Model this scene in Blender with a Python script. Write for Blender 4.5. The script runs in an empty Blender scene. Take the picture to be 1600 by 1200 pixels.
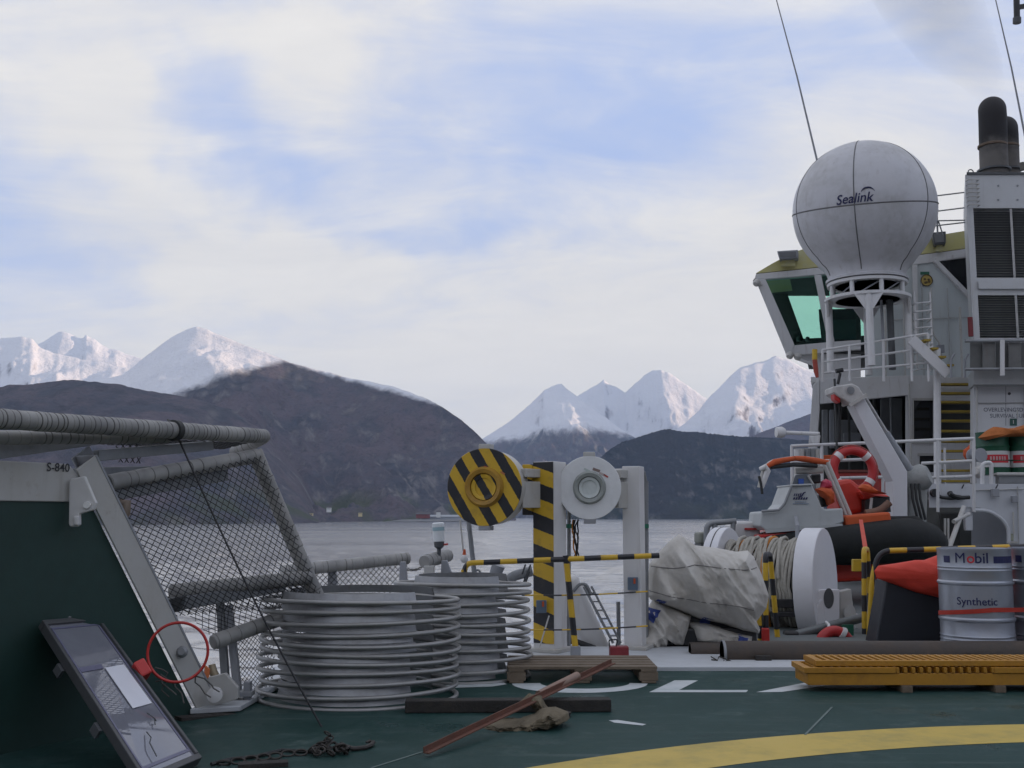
import bpy, bmesh, math, random
from mathutils import Vector, Matrix, noise, Quaternion
R = math.radians
scn = bpy.context.scene
COL = scn.collection
# ------------------------------------------------------------------ camera
F = 1700.0                       # focal length in pixels of the 1600 px wide photograph
CZ = 1.15                        # eye height above the helideck
TH = math.atan(206 / F)
cam = bpy.data.cameras.new('camera'); camo = bpy.data.objects.new('camera', cam); COL.objects.link(camo)
cam.sensor_width = 36; cam.lens = 36 * F / 1600; cam.clip_start = 0.1; cam.clip_end = 60000
camo.location = (0, 0, CZ); camo.rotation_euler = (math.pi / 2 + TH, 0, 0)
scn.camera = camo
# ------------------------------------------------------------------ light
SUN_AZ, SUN_EL = R(80), R(7.0)   # low winter sun, off to starboard behind the ridge
sd = Vector((math.sin(SUN_AZ) * math.cos(SUN_EL), math.cos(SUN_AZ) * math.cos(SUN_EL), math.sin(SUN_EL)))
sl = bpy.data.lights.new('sun', 'SUN'); sl.energy = 5.0; sl.angle = R(0.5); sl.color = (1.0, 0.72, 0.50)
so = bpy.data.objects.new('sun', sl); COL.objects.link(so); so.rotation_euler = (-sd).to_track_quat('-Z', 'Y').to_euler()
scn.view_settings.view_transform = 'Standard'; scn.view_settings.look = 'None'
scn.view_settings.gamma = 1; scn.view_settings.use_curve_mapping = False
scn.view_settings.exposure = 0.50
scn.cycles.max_bounces = 6; scn.cycles.diffuse_bounces = 3; scn.cycles.glossy_bounces = 3; scn.cycles.transmission_bounces = 4; scn.cycles.volume_bounces = 0; scn.cycles.transparent_max_bounces = 8
SKY_STRENGTH = 0.15


class NT:
    """small node-tree writer"""
    def __init__(s, tree): s.t = tree; s.n = tree.nodes; s.l = tree.links
    def new(s, typ, **kw):
        n = s.n.new(typ)
        for k, v in kw.items():
            if k.startswith('i_'):
                key = k[2:]; key = int(key) if key.isdigit() else key.replace('_', ' ')
                s.set(n.inputs[key], v)
            else: setattr(n, k, v)
        return n
    def set(s, sock, v):
        if hasattr(v, 'is_output'): s.l.new(v, sock)
        else:
            try: sock.default_value = v
            except Exception: sock.default_value = (*v, 1) if len(v) == 3 else v
    def m(s, op, a, b=None, c=None, clamp=False):
        n = s.n.new('ShaderNodeMath'); n.operation = op; n.use_clamp = clamp
        for i, v in enumerate((a, b, c)):
            if v is not None: s.set(n.inputs[i], v)
        return n.outputs[0]
    def mix(s, f, a, b, blend='MIX'):
        n = s.n.new('ShaderNodeMix'); n.data_type = 'RGBA'; n.blend_type = blend
        s.set(n.inputs[0], f)
        for i, v in ((6, a), (7, b)):
            if hasattr(v, 'is_output'): s.l.new(v, n.inputs[i])
            else: n.inputs[i].default_value = (*v[:3], 1)
        return n.outputs[2]
    def noise(s, vec, scale, detail=4, rough=.55, dist=0.0, out=0):
        n = s.n.new('ShaderNodeTexNoise'); s.l.new(vec, n.inputs['Vector'])
        n.inputs['Scale'].default_value = scale; n.inputs['Detail'].default_value = detail
        n.inputs['Roughness'].default_value = rough; n.inputs['Distortion'].default_value = dist
        return n.outputs[out]
    def ramp(s, v, a, b, clamp=True):
        n = s.n.new('ShaderNodeMapRange'); n.interpolation_type = 'SMOOTHSTEP'; n.clamp = clamp
        s.set(n.inputs[0], v); s.set(n.inputs[1], a); s.set(n.inputs[2], b)
        return n.outputs[0]
    def xyz(s, vec):
        n = s.n.new('ShaderNodeSeparateXYZ'); s.l.new(vec, n.inputs[0]); return n.outputs
    def comb(s, x, y, z):
        n = s.n.new('ShaderNodeCombineXYZ')
        for i, v in enumerate((x, y, z)): s.set(n.inputs[i], v)
        return n.outputs[0]


def make_world():
    w = bpy.data.worlds.new('World'); scn.world = w; w.use_nodes = True
    t = NT(w.node_tree); t.n.clear()
    out = t.new('ShaderNodeOutputWorld'); bg = t.new('ShaderNodeBackground'); t.l.new(bg.outputs[0], out.inputs[0])
    sky = t.new('ShaderNodeTexSky'); sky.sky_type = 'NISHITA'; sky.sun_disc = False
    sky.sun_elevation = SUN_EL; sky.sun_rotation = SUN_AZ; sky.altitude = 10; sky.air_density = 1.0; sky.dust_density = .5; sky.ozone_density = 3.5
    co = t.new('ShaderNodeTexCoord').outputs['Generated']
    x, y, z = t.xyz(co)
    az = t.m('MULTIPLY', t.m('ARCTAN2', x, y), 57.2958)
    el = t.m('MULTIPLY', t.m('ARCSINE', z), 57.2958)
    # wisps: soft warped noise laid on a flat cloud layer
    zz = t.m('ADD', t.m('MAXIMUM', z, 0.0), 0.16)
    lay = t.comb(t.m('MULTIPLY', t.m('DIVIDE', x, zz), .62), t.m('DIVIDE', y, zz), 3.7)
    wv = t.noise(lay, 1.1, 3, .5, out=1)
    wn = t.new('ShaderNodeVectorMath', operation='MULTIPLY_ADD'); t.l.new(wv, wn.inputs[0]); wn.inputs[1].default_value = (.5, .5, 0); t.l.new(lay, wn.inputs[2])
    n1 = t.noise(wn.outputs[0], .9, 4, .52, .1)
    n2 = t.noise(wn.outputs[0], 3.6, 7, .66, .35)
    bn = t.noise(co, 5.5, 4, .6, out=1)
    bx, by, bz = t.xyz(bn)
    az2 = t.m('ADD', az, t.m('MULTIPLY', t.m('SUBTRACT', bx, .5), 17.0))
    el2 = t.m('ADD', el, t.m('MULTIPLY', t.m('SUBTRACT', by, .5), 9.0))
    dens = t.m('ADD', t.m('MULTIPLY', t.m('SUBTRACT', n1, .5), 2.2), t.m('MULTIPLY', t.m('SUBTRACT', n2, .5), 1.7))
    dens = t.m('ADD', dens, .37)
    # the cloud banks and clear gaps one sees over the fjord: azimuth, elevation, half widths, weight (degrees)
    BL = [(-22.5, 19.5, 4.5, 5.0, .65), (-19.5, 15, 5.5, 3.2, .75), (-15, 13, 7, 1.2, .5), (-11.2, 22.5, 4.2, 4, .75), (-12.5, 11.5, 4, 2.2, .75), (-4, 17, 4, 1.6, .35),
          (8, 10, 14, 4.5, .75), (18, 15, 7, 6, .6), (0, 6, 16, 3.5, .6), (-17, 24.5, 8, 1.1, .4),
          (-16, 21, 2.4, 2.8, -.6), (-12.8, 17.2, 3.6, 1.4, -.55), (-23.5, 16.2, 2.6, 1.0, -.6), (-20, 12, 4, 1.6, -.6), (1.2, 18, 4, 1.6, -.4), (-2.5, 14.6, 4.5, 1.2, -.5), (6.5, 22.5, 5, 2.2, -.35)]
    vec = t.comb(az2, el2, 0.0)
    for a, e, ra, re, k in BL:
        ma = t.new('ShaderNodeVectorMath', operation='MULTIPLY_ADD'); t.l.new(vec, ma.inputs[0])
        ma.inputs[1].default_value = (1 / ra, 1 / re, 0); ma.inputs[2].default_value = (-a / ra, -e / re, 0)
        dp = t.new('ShaderNodeVectorMath', operation='DOT_PRODUCT'); t.l.new(ma.outputs[0], dp.inputs[0]); t.l.new(ma.outputs[0], dp.inputs[1])
        dens = t.m('MULTIPLY_ADD', t.m('POWER', .5, dp.outputs['Value']), k, dens)
    f = t.m('MULTIPLY', t.ramp(dens, -.35, 1.15), .96)
    skyc = t.mix(1.0, sky.outputs[0], (.78, .90, 1.18), 'MULTIPLY')
    sk = t.mix(.80, skyc, (2.75, 3.32, 4.85))
    shade = t.ramp(n2, .25, .8)
    cl = t.mix(shade, (4.15, 4.04, 3.92), (4.80, 4.62, 4.32))
    c = t.mix(f, sk, cl)
    c = t.mix(t.m('MULTIPLY', t.ramp(el, 15.0, 2.0), .70), c, (6.15, 5.72, 5.10))     # pale band of thin cloud above the horizon
    t.l.new(c, bg.inputs[0]); bg.inputs[1].default_value = SKY_STRENGTH
    w.cycles.sampling_method = 'MANUAL'; w.cycles.sample_map_resolution = 512
make_world()


# ------------------------------------------------------------------ geometry helpers
CT, ST = math.cos(TH), math.sin(TH)
def ray(px, py):
    u = (px - 800) / F; v = -(py - 600) / F
    return Vector((u, CT - v * ST, ST + v * CT))
def P(px, py, D):
    """point that stands D metres ahead of the eye"""
    r = ray(px, py); return Vector((0, 0, CZ)) + r * (D / r.y)
def G(px, py, z=0.0):
    """point of the level z"""
    r = ray(px, py); return Vector((0, 0, CZ)) + r * ((z - CZ) / r.z)
def V(*a): return Vector(a)
def lerp(a, b, t): return a + (b - a) * t
def interp(tab, x):
    if x <= tab[0][0]: return tab[0][1]
    for (a, b), (c, d) in zip(tab, tab[1:]):
        if x <= c: return b + (d - b) * (x - a) / (c - a)
    return tab[-1][1]


SHIP_K = 0.0     # how far the hull's fore-and-aft line swings from the line of sight
class MB:
    def __init__(s): s.v = []; s.f = []
    def add(s, vs, fs):
        o = len(s.v); s.v += [Vector(p) for p in vs]; s.f += [tuple(i + o for i in f) for f in fs]; return s
    def hexa(s, p):     # 8 points: bottom ring 0-3, top ring 4-7
        return s.add(p, [(3, 2, 1, 0), (4, 5, 6, 7), (0, 1, 5, 4), (1, 2, 6, 5), (2, 3, 7, 6), (3, 0, 4, 7)])
    def box(s, c, d, rz=0.0):
        c = Vector(c); x, y, z = d[0] / 2, d[1] / 2, d[2] / 2
        m = Matrix.Rotation(rz, 3, 'Z')
        return s.hexa([c + m @ Vector(q) for q in ((-x, -y, -z), (x, -y, -z), (x, y, -z), (-x, y, -z), (-x, -y, z), (x, -y, z), (x, y, z), (-x, y, z))])
    def beam(s, a, b, w, h, up=(0, 0, 1)):
        a, b = Vector(a), Vector(b); d = (b - a).normalized(); up = Vector(up)
        sx = d.cross(up)
        if sx.length < 1e-4: sx = d.cross(Vector((0, 1, 0)))
        sx.normalize(); uz = sx.cross(d).normalized()
        sx *= w / 2; uz *= h / 2
        return s.hexa([a - sx - uz, a + sx - uz, b + sx - uz, b - sx - uz, a - sx + uz, a + sx + uz, b + sx + uz, b - sx + uz])
    def tube(s, pts, r, n=10, closed=False, caps=True):
        pts = [Vector(p) for p in pts]; N = len(pts)
        rs = r if isinstance(r, (list, tuple)) else [r] * N
        prev = None; rings = []
        for i, p in enumerate(pts):
            if closed: d = pts[(i + 1) % N] - pts[i - 1]
            else: d = (pts[min(i + 1, N - 1)] - pts[max(i - 1, 0)])
            d.normalize()
            if prev is None:
                u = d.cross(Vector((0, 0, 1)))
                if u.length < .05: u = d.cross(Vector((1, 0, 0)))
            else: u = prev - d * prev.dot(d)
            u.normalize(); prev = u; w = d.cross(u)
            rings.append([p + (u * math.cos(2 * math.pi * k / n) + w * math.sin(2 * math.pi * k / n)) * rs[i] for k in range(n)])
        vs = [q for g in rings for q in g]; fs = []
        for i in range(N if closed else N - 1):
            a, b = i * n, ((i + 1) % N) * n
            for k in range(n): fs.append((a + k, a + (k + 1) % n, b + (k + 1) % n, b + k))
        if caps and not closed:
            fs.append(tuple(range(n - 1, -1, -1))); fs.append(tuple((N - 1) * n + k for k in range(n)))
        return s.add(vs, fs)
    def lathe(s, prof, o, axis=(0, 0, 1), n=32, ref=None, a0=0.0, a1=2 * math.pi):
        """prof: (radius, height along the axis)"""
        o = Vector(o); ax = Vector(axis).normalized()
        u = Vector(ref) if ref else ax.cross(Vector((0, 0, 1)))
        if u.length < .05: u = ax.cross(Vector((0, 1, 0)))
        u.normalize(); w = ax.cross(u)
        full = abs(a1 - a0 - 2 * math.pi) < 1e-6; m = n if full else n + 1
        vs = []; fs = []
        for r, h in prof:
            for k in range(m):
                a = a0 + (a1 - a0) * k / n
                vs.append(o + ax * h + (u * math.cos(a) + w * math.sin(a)) * r)
        for i in range(len(prof) - 1):
            for k in range(n):
                k2 = (k + 1) % m; fs.append((i * m + k, i * m + k2, (i + 1) * m + k2, (i + 1) * m + k))
        if full and prof[0][0] > 1e-5: fs.append(tuple(range(m - 1, -1, -1)))
        if full and prof[-1][0] > 1e-5: fs.append(tuple((len(prof) - 1) * m + k for k in range(m)))
        return s.add(vs, fs)
    def torus(s, c, axis, R_, r, n=32, k=10):
        ax = Vector(axis).normalized(); u = ax.cross(Vector((0, 0, 1)))
        if u.length < .05: u = ax.cross(Vector((0, 1, 0)))
        u.normalize(); w = ax.cross(u); c = Vector(c)
        return s.tube([c + (u * math.cos(2 * math.pi * i / n) + w * math.sin(2 * math.pi * i / n)) * R_ for i in range(n)], r, k, closed=True)
    def prism(s, poly, vec):
        poly = [Vector(p) for p in poly]; vec = Vector(vec); n = len(poly)
        fs = [tuple(range(n)), tuple(range(2 * n - 1, n - 1, -1))]
        fs += [(i, i + n, (i + 1) % n + n, (i + 1) % n) for i in range(n)]
        return s.add(poly + [p + vec for p in poly], fs)
    def slab(s, px, D, th):      # upright sheet at distance D, outline in photo pixels
        return s.prism([P(x, y, D) for x, y in px], (SHIP_K * th, th, 0))
    def rect(s, x0, y0, x1, y1, D, th): return s.slab([(x0, y0), (x1, y0), (x1, y1), (x0, y1)], D, th)
    def build(s, name, m, parent=None, smooth=False, bevel=0.0, angle=40):
        me = bpy.data.meshes.new(name); off = parent_loc(parent)
        me.from_pydata([v - off for v in s.v], [], s.f)
        bm = bmesh.new(); bm.from_mesh(me); bmesh.ops.recalc_face_normals(bm, faces=bm.faces); bm.to_mesh(me); bm.free()
        me.materials.append(m)
        o = bpy.data.objects.new(name, me); COL.objects.link(o)
        if parent is not None: o.parent = parent
        if smooth:
            me.polygons.foreach_set('use_smooth', [True] * len(me.polygons)); me.set_sharp_from_angle(angle=R(angle))
        if bevel > 0:
            b = o.modifiers.new('edge', 'BEVEL'); b.width = bevel; b.segments = 2; b.limit_method = 'ANGLE'; b.angle_limit = R(50)
        return o


def parent_loc(p):
    v = Vector((0, 0, 0))
    while p is not None: v = v + p.location; p = p.parent
    return v
def thing(name, label, cat, loc=(0, 0, 0), group=None):
    o = bpy.data.objects.new(name, None); COL.objects.link(o); o.location = loc; o.empty_display_size = .1
    return tag(o, label, cat, group)
def tag(o, label=None, cat=None, group=None, kind=None):
    if label: o['label'] = label
    if cat: o['category'] = cat
    if group: o['group'] = group
    if kind: o['kind'] = kind
    return o
def copy_to(src, parent, delta=(0, 0, 0)):
    c = src.copy(); COL.objects.link(c); c.parent = parent; c.location = src.location + Vector(delta); return c


def text_mb(txt, size, shear=0.0, bold=0.0, depth=0.0):
    """flat lettering, origin at its centre, x right, y up"""
    c = bpy.data.curves.new('lettering', 'FONT'); c.body = txt; c.size = size; c.align_x = 'CENTER'; c.align_y = 'CENTER'; c.shear = shear; c.offset = bold * size; c.resolution_u = 3
    o = bpy.data.objects.new('lettering_tmp', c); COL.objects.link(o)
    dg = bpy.context.evaluated_depsgraph_get(); me = bpy.data.meshes.new_from_object(o.evaluated_get(dg))
    bm = bmesh.new(); bm.from_mesh(me); bmesh.ops.triangulate(bm, faces=bm.faces); bmesh.ops.subdivide_edges(bm, edges=[e for e in bm.edges if e.calc_length() > size * .35], cuts=1)
    bm.verts.ensure_lookup_table(); bm.verts.index_update()
    vs = [v.co.copy() for v in bm.verts]; fs = [tuple(v.index for v in f.verts) for f in bm.faces]; bm.free()
    bpy.data.objects.remove(o); bpy.data.curves.remove(c)
    return vs, fs


def crumple(q, freq, seed):
    s = 0.0; a = 1.0; f = freq * .8
    for o in range(4):
        w = noise.noise_vector(Vector((q.x * f * .7, q.z * f * .7, seed + 9.1 * o))) * .35
        s += a * ((1 - abs(noise.noise(Vector((q.x * f * 1.7 + q.z * f * .9, q.z * f * .45 - q.x * f * .25, seed + 3.3 * o)) + w)) * 2.2) - .45); a *= .50; f *= 1.9
    return s * .55
def pillow(outline, D, depth, amp=.03, seed=0, nr=14, sub=6, freq=3.0, back=.6, crease=0.0):
    """a closed draped lump with real thickness: outline in photo pixels at distance D, bulging towards the eye"""
    pts = []
    n = len(outline)
    for i in range(n):
        a, b = Vector(outline[i]), Vector(outline[(i + 1) % n])
        for k in range(sub): pts.append(a.lerp(b, k / sub))
    cx = sum(p.x for p in pts) / len(pts); cy = sum(p.y for p in pts) / len(pts)
    C = Vector((cx, cy)); N = len(pts); mb = MB(); vs = []; fs = []
    def co(p, t, side):
        q = P(p.x, p.y, D)
        b = (1 - t ** 3.2) ** .6 if t < 1 else 0
        w = Vector((q.x * freq, q.z * freq, seed * 7.3 + side))
        nz = noise.fractal(w, 1.0, 2.0, 4) * amp + crumple(q, freq, seed) * crease + 0.0
        e = min(1, (1 - t) * 4)
        if side == 0: q.y -= b * depth + nz * e
        else: q.y += b * depth * back + nz * e
        return q
    for side in (0, 1):
        base = len(vs); vs.append(co(C, 0, side))
        for j in range(1, nr + 1):
            t = j / nr
            for p in pts: vs.append(co(C.lerp(p, t), t, side))
        for k in range(N):
            fs.append((base, base + 1 + k, base + 1 + (k + 1) % N))
            for j in range(nr - 1):
                a = base + 1 + j * N; b = a + N
                fs.append((a + k, b + k, b + (k + 1) % N, a + (k + 1) % N))
    mb.add(vs, fs)
    # weld the two rims
    o = 1 + nr * N
    last0 = 1 + (nr - 1) * N
    remap = {o + last0 + k: last0 + k for k in range(N)}
    mb.f = [tuple(remap.get(i, i) for i in f) for f in mb.f]
    def front(px, py, lift=.004):
        p = Vector((px, py)); d = p - C; best = None
        for k in range(N):
            a, b = pts[k] - C, pts[(k + 1) % N] - C
            e = b - a; den = d.x * e.y - d.y * e.x
            if abs(den) < 1e-9: continue
            s_ = (a.x * e.y - a.y * e.x) / den; u = (a.x * d.y - a.y * d.x) / den
            if s_ > 0 and -1e-6 <= u <= 1 + 1e-6: best = s_ if best is None else max(best, s_)
        t = min(.999, 1 / best) if best else 0
        q = co(p, t, 0); q.y -= lift; return q
    return mb, front
# ------------------------------------------------------------------ materials
MATS = {}
def mat(name, col, rough=.5, metal=0.0, dirt=.25, dcol=None, scale=3.0, bump=.05, bscale=None, spec=.5, streak=0.0, rust=0.0, coord='Object'):
    """painted or bare surface with patches of wear, fine relief and uneven gloss"""
    if name in MATS: return MATS[name]
    m = bpy.data.materials.new(name); m.use_nodes = True; t = NT(m.node_tree); b = t.n['Principled BSDF']
    co = t.new('ShaderNodeTexCoord').outputs[coord]
    n1 = t.noise(co, scale, 6, .62); n2 = t.noise(co, scale * 5.3, 5, .6)
    dc = dcol or tuple(c * .45 for c in col)
    f = t.m('MULTIPLY', t.ramp(t.m('ADD', t.m('MULTIPLY', n1, .7), t.m('MULTIPLY', n2, .3)), .42, .68), dirt)
    c = t.mix(f, col, dc)
    if streak > 0:
        mp = t.new('ShaderNodeMapping'); t.l.new(co, mp.inputs[0]); mp.inputs['Scale'].default_value = (9, 9, .8)
        s = t.ramp(t.noise(mp.outputs[0], 1.4, 4, .6), .56, .75)
        c = t.mix(t.m('MULTIPLY', s, streak), c, (.16, .11, .07))
    if rust > 0:
        r = t.ramp(t.noise(co, scale * 2.1, 8, .7), .60, .70)
        c = t.mix(t.m('MULTIPLY', r, rust), c, (.16, .06, .025))
    t.l.new(c, b.inputs['Base Color']); b.inputs['Metallic'].default_value = metal
    rr = t.m('ADD', t.m('MULTIPLY', t.m('SUBTRACT', n1, .5), .35), rough, clamp=True); t.l.new(rr, b.inputs['Roughness'])
    b.inputs['Specular IOR Level'].default_value = spec
    if bump > 0:
        bp = t.new('ShaderNodeBump'); bp.inputs['Strength'].default_value = bump; bp.inputs['Distance'].default_value = .02
        t.l.new(t.noise(co, bscale or scale * 9, 4, .6), bp.inputs['Height']); t.l.new(bp.outputs[0], b.inputs['Normal'])
    MATS[name] = m; return m

def stripe_mat(name, c1, c2, axis, period, off=0.0, rough=.45, duty=.5):
    """two painted colours in bands along an axis of the thing itself"""
    if name in MATS: return MATS[name]
    m = bpy.data.materials.new(name); m.use_nodes = True; t = NT(m.node_tree); b = t.n['Principled BSDF']
    co = t.new('ShaderNodeTexCoord').outputs['Object']
    d = t.new('ShaderNodeVectorMath', operation='DOT_PRODUCT'); t.l.new(co, d.inputs[0]); d.inputs[1].default_value = Vector(axis).normalized()
    nz = t.noise(co, 40, 3); w = t.m('ADD', d.outputs['Value'], t.m('MULTIPLY', t.m('SUBTRACT', nz, .5), .012))
    fr = t.m('FRACT', t.m('ADD', t.m('DIVIDE', w, period), off)); f = t.ramp(fr, duty - .006, duty + .006)
    f = t.m('MULTIPLY', f, t.m('SUBTRACT', 1.0, t.ramp(fr, .994, 1.0)))
    c = t.mix(f, c1, c2)
    n1 = t.noise(co, 9, 6, .65); c = t.mix(t.m('MULTIPLY', t.ramp(n1, .5, .75), .35), c, (.10, .075, .05))
    t.l.new(c, b.inputs['Base Color']); t.l.new(t.m('ADD', t.m('MULTIPLY', n1, .3), rough - .15), b.inputs['Roughness'])
    MATS[name] = m; return m

YEL, BLK = (.56, .35, .022), (.017, .018, .022)
WHITE = mat('white_paint', (.61, .605, .60), .45, dirt=.3, dcol=(.45, .43, .39), scale=1.6, streak=.22, rust=.10)
WHITE2 = mat('white_paint_far', (.60, .60, .60), .5, dirt=.3, dcol=(.45, .43, .40), scale=.9, streak=.30, rust=.12)
OFFW = mat('old_white_paint', (.44, .435, .415), .5, dirt=.4, dcol=(.36, .33, .28), scale=3, streak=.2, rust=.25)
GREYP = mat('grey_paint', (.27, .28, .30), .5, dirt=.3, scale=2, rust=.05)
DGREY = mat('dark_grey_paint', (.075, .08, .085), .5, dirt=.4, scale=3)
GALV = mat('galvanised_steel', (.40, .41, .42), .42, .75, dirt=.45, dcol=(.2, .2, .2), scale=5, bump=.08)
GALVD = mat('weathered_galvanised_bar', (.24, .25, .26), .55, .35, dirt=.4, scale=4, rust=.1)
STEEL = mat('bare_steel', (.36, .35, .34), .4, .85, dirt=.4, scale=8, rust=.2)
BLACK = mat('black_rubber', (.014, .016, .017), .6, dirt=.3, dcol=(.05, .05, .045), scale=4)
BLACKP = mat('black_paint', (.016, .017, .019), .4, dirt=.3, dcol=(.05, .045, .04), scale=4)
REDP = mat('red_paint', (.46, .025, .02), .4, dirt=.25, scale=4)
ORANGE = mat('orange_fabric', (.50, .085, .02), .75, dirt=.3, dcol=(.4, .08, .02), scale=5, bump=.2, bscale=30)
YELLOWP = mat('yellow_paint', (.55, .36, .02), .5, dirt=.35, dcol=(.25, .2, .06), scale=5)
RUSTY = mat('rusted_steel', (.13, .05, .03), .8, dirt=.6, dcol=(.09, .05, .035), scale=12, bump=.3)
ROPE = mat('natural_rope', (.40, .38, .33), .9, dirt=.4, scale=20, bump=.6, bscale=120)
ROPEO = mat('orange_rope', (.50, .19, .03), .9, dirt=.35, scale=20, bump=.6, bscale=120)
WOOD = mat('pallet_wood', (.15, .115, .08), .8, dirt=.5, dcol=(.10, .075, .05), scale=7, bump=.3)
TARRED = mat('tarred_timber', (.022, .02, .018), .8, dirt=.5, dcol=(.06, .05, .04), scale=8, bump=.3)
NAVY = mat('navy_print', (.012, .014, .07), .5, dirt=.1)
REDPR = mat('red_print', (.5, .02, .03), .5, dirt=.1)
BLACKPR = mat('black_print', (.03, .03, .035), .6, dirt=.2)
WIRE = mat('net_wire', (.028, .029, .031), .6, .2, dirt=.3, scale=10)
CHAIN = mat('dark_chain', (.05, .045, .04), .6, .4, dirt=.4, scale=15, rust=.3)
GREENW = mat('dark_green_wall', (.012, .040, .033), .55, dirt=.35, dcol=(.008, .02, .017), scale=2)


def glass(name, tint, rough=.02):
    m = bpy.data.materials.new(name); m.use_nodes = True; t = NT(m.node_tree); t.n.clear()
    o = t.new('ShaderNodeOutputMaterial'); tr = t.new('ShaderNodeBsdfTransparent'); gl = t.new('ShaderNodeBsdfGlossy'); mx = t.new('ShaderNodeMixShader')
    tr.inputs[0].default_value = (*tint, 1); gl.inputs['Roughness'].default_value = rough
    fr = t.new('ShaderNodeFresnel'); fr.inputs[0].default_value = 1.45
    t.l.new(fr.outputs[0], mx.inputs[0]); t.l.new(tr.outputs[0], mx.inputs[1]); t.l.new(gl.outputs[0], mx.inputs[2]); t.l.new(mx.outputs[0], o.inputs[0])
    return m
GLASS = glass('green_tinted_glass', (.62, .88, .79))


def deck_mat():
    m = bpy.data.materials.new('helideck_paint'); m.use_nodes = True; t = NT(m.node_tree); b = t.n['Principled BSDF']
    co = t.new('ShaderNodeTexCoord').outputs['Object']
    n1 = t.noise(co, .55, 6, .6); n2 = t.noise(co, 3.5, 8, .65); n3 = t.noise(co, 60, 3)
    c = t.mix(t.ramp(n1, .38, .65), (.013, .041, .036), (.019, .052, .048))
    c = t.mix(t.m('MULTIPLY', t.ramp(n2, .46, .66), .75), c, (.034, .066, .062))
    c = t.mix(t.m('MULTIPLY', t.ramp(t.noise(co, 1.7, 8, .7), .56, .68), .45), c, (.10, .14, .13))
    mp = t.new('ShaderNodeMapping'); t.l.new(co, mp.inputs[0]); mp.inputs['Rotation'].default_value = (0, 0, .5); mp.inputs['Scale'].default_value = (.35, 5, 1)
    c = t.mix(t.m('MULTIPLY', t.ramp(t.noise(mp.outputs[0], 2.2, 6, .65), .56, .70), .42), c, (.10, .13, .125))
    for rot, sc, lo in ((1.9, (.25, 6, 1), .63), (.15, (.2, 9, 1), .65), (2.6, (.5, 12, 1), .66)):     # scrapes of dragged gear
        ms = t.new('ShaderNodeMapping'); t.l.new(co, ms.inputs[0]); ms.inputs['Rotation'].default_value = (0, 0, rot); ms.inputs['Scale'].default_value = sc
        c = t.mix(t.m('MULTIPLY', t.ramp(t.noise(ms.outputs[0], 1.6, 7, .7), lo, lo + .05), .45), c, (.11, .145, .14))
    c = t.mix(t.m('MULTIPLY', t.ramp(t.noise(co, 2.4, 7, .7), .60, .70), .5), c, (.012, .022, .02))
    t.l.new(c, b.inputs['Base Color'])
    t.l.new(t.m('SUBTRACT', t.m('ADD', t.m('MULTIPLY', n2, .4), .38), t.m('MULTIPLY', t.ramp(t.noise(co, 1.1, 6, .6), .54, .68), .34)), b.inputs['Roughness']); b.inputs['Specular IOR Level'].default_value = .14
    bp = t.new('ShaderNodeBump'); bp.inputs['Strength'].default_value = .35; bp.inputs['Distance'].default_value = .004
    t.l.new(n3, bp.inputs['Height']); t.l.new(bp.outputs[0], b.inputs['Normal'])
    return m

def sea_mat():
    m = bpy.data.materials.new('fjord_water'); m.use_nodes = True; t = NT(m.node_tree); b = t.n['Principled BSDF']
    co = t.new('ShaderNodeNewGeometry').outputs['Position']
    b.inputs['Base Color'].default_value = (.035, .05, .062, 1); b.inputs['Roughness'].default_value = .20; b.inputs['IOR'].default_value = 1.40
    mp = t.new('ShaderNodeMapping'); t.l.new(co, mp.inputs[0]); mp.inputs['Scale'].default_value = (.5, 1.0, 1)
    mq = t.new('ShaderNodeMapping'); t.l.new(co, mq.inputs[0]); mq.inputs['Scale'].default_value = (.0016, .011, 1)
    slick = t.ramp(t.noise(mq.outputs[0], 1.0, 5, .6, .4), .38, .64)
    t.l.new(t.m('MULTIPLY_ADD', slick, .14, .16), b.inputs['Roughness'])
    bp = t.new('ShaderNodeBump'); bp.inputs['Distance'].default_value = .08; t.l.new(t.m('MULTIPLY_ADD', slick, .5, .3), bp.inputs['Strength'])
    t.l.new(t.noise(mp.outputs[0], 1.4, 4, .6), bp.inputs['Height']); t.l.new(bp.outputs[0], b.inputs['Normal'])
    gl = t.new('ShaderNodeBsdfGlossy'); gl.inputs['Color'].default_value = (.90, .88, .86, 1); gl.inputs['Roughness'].default_value = .2; t.l.new(bp.outputs[0], gl.inputs['Normal'])
    mx = t.new('ShaderNodeMixShader'); mx.inputs[0].default_value = .5; t.l.new(b.outputs[0], mx.inputs[1]); t.l.new(gl.outputs[0], mx.inputs[2]); t.l.new(mx.outputs[0], t.n['Material Output'].inputs['Surface'])
    return m

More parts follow.
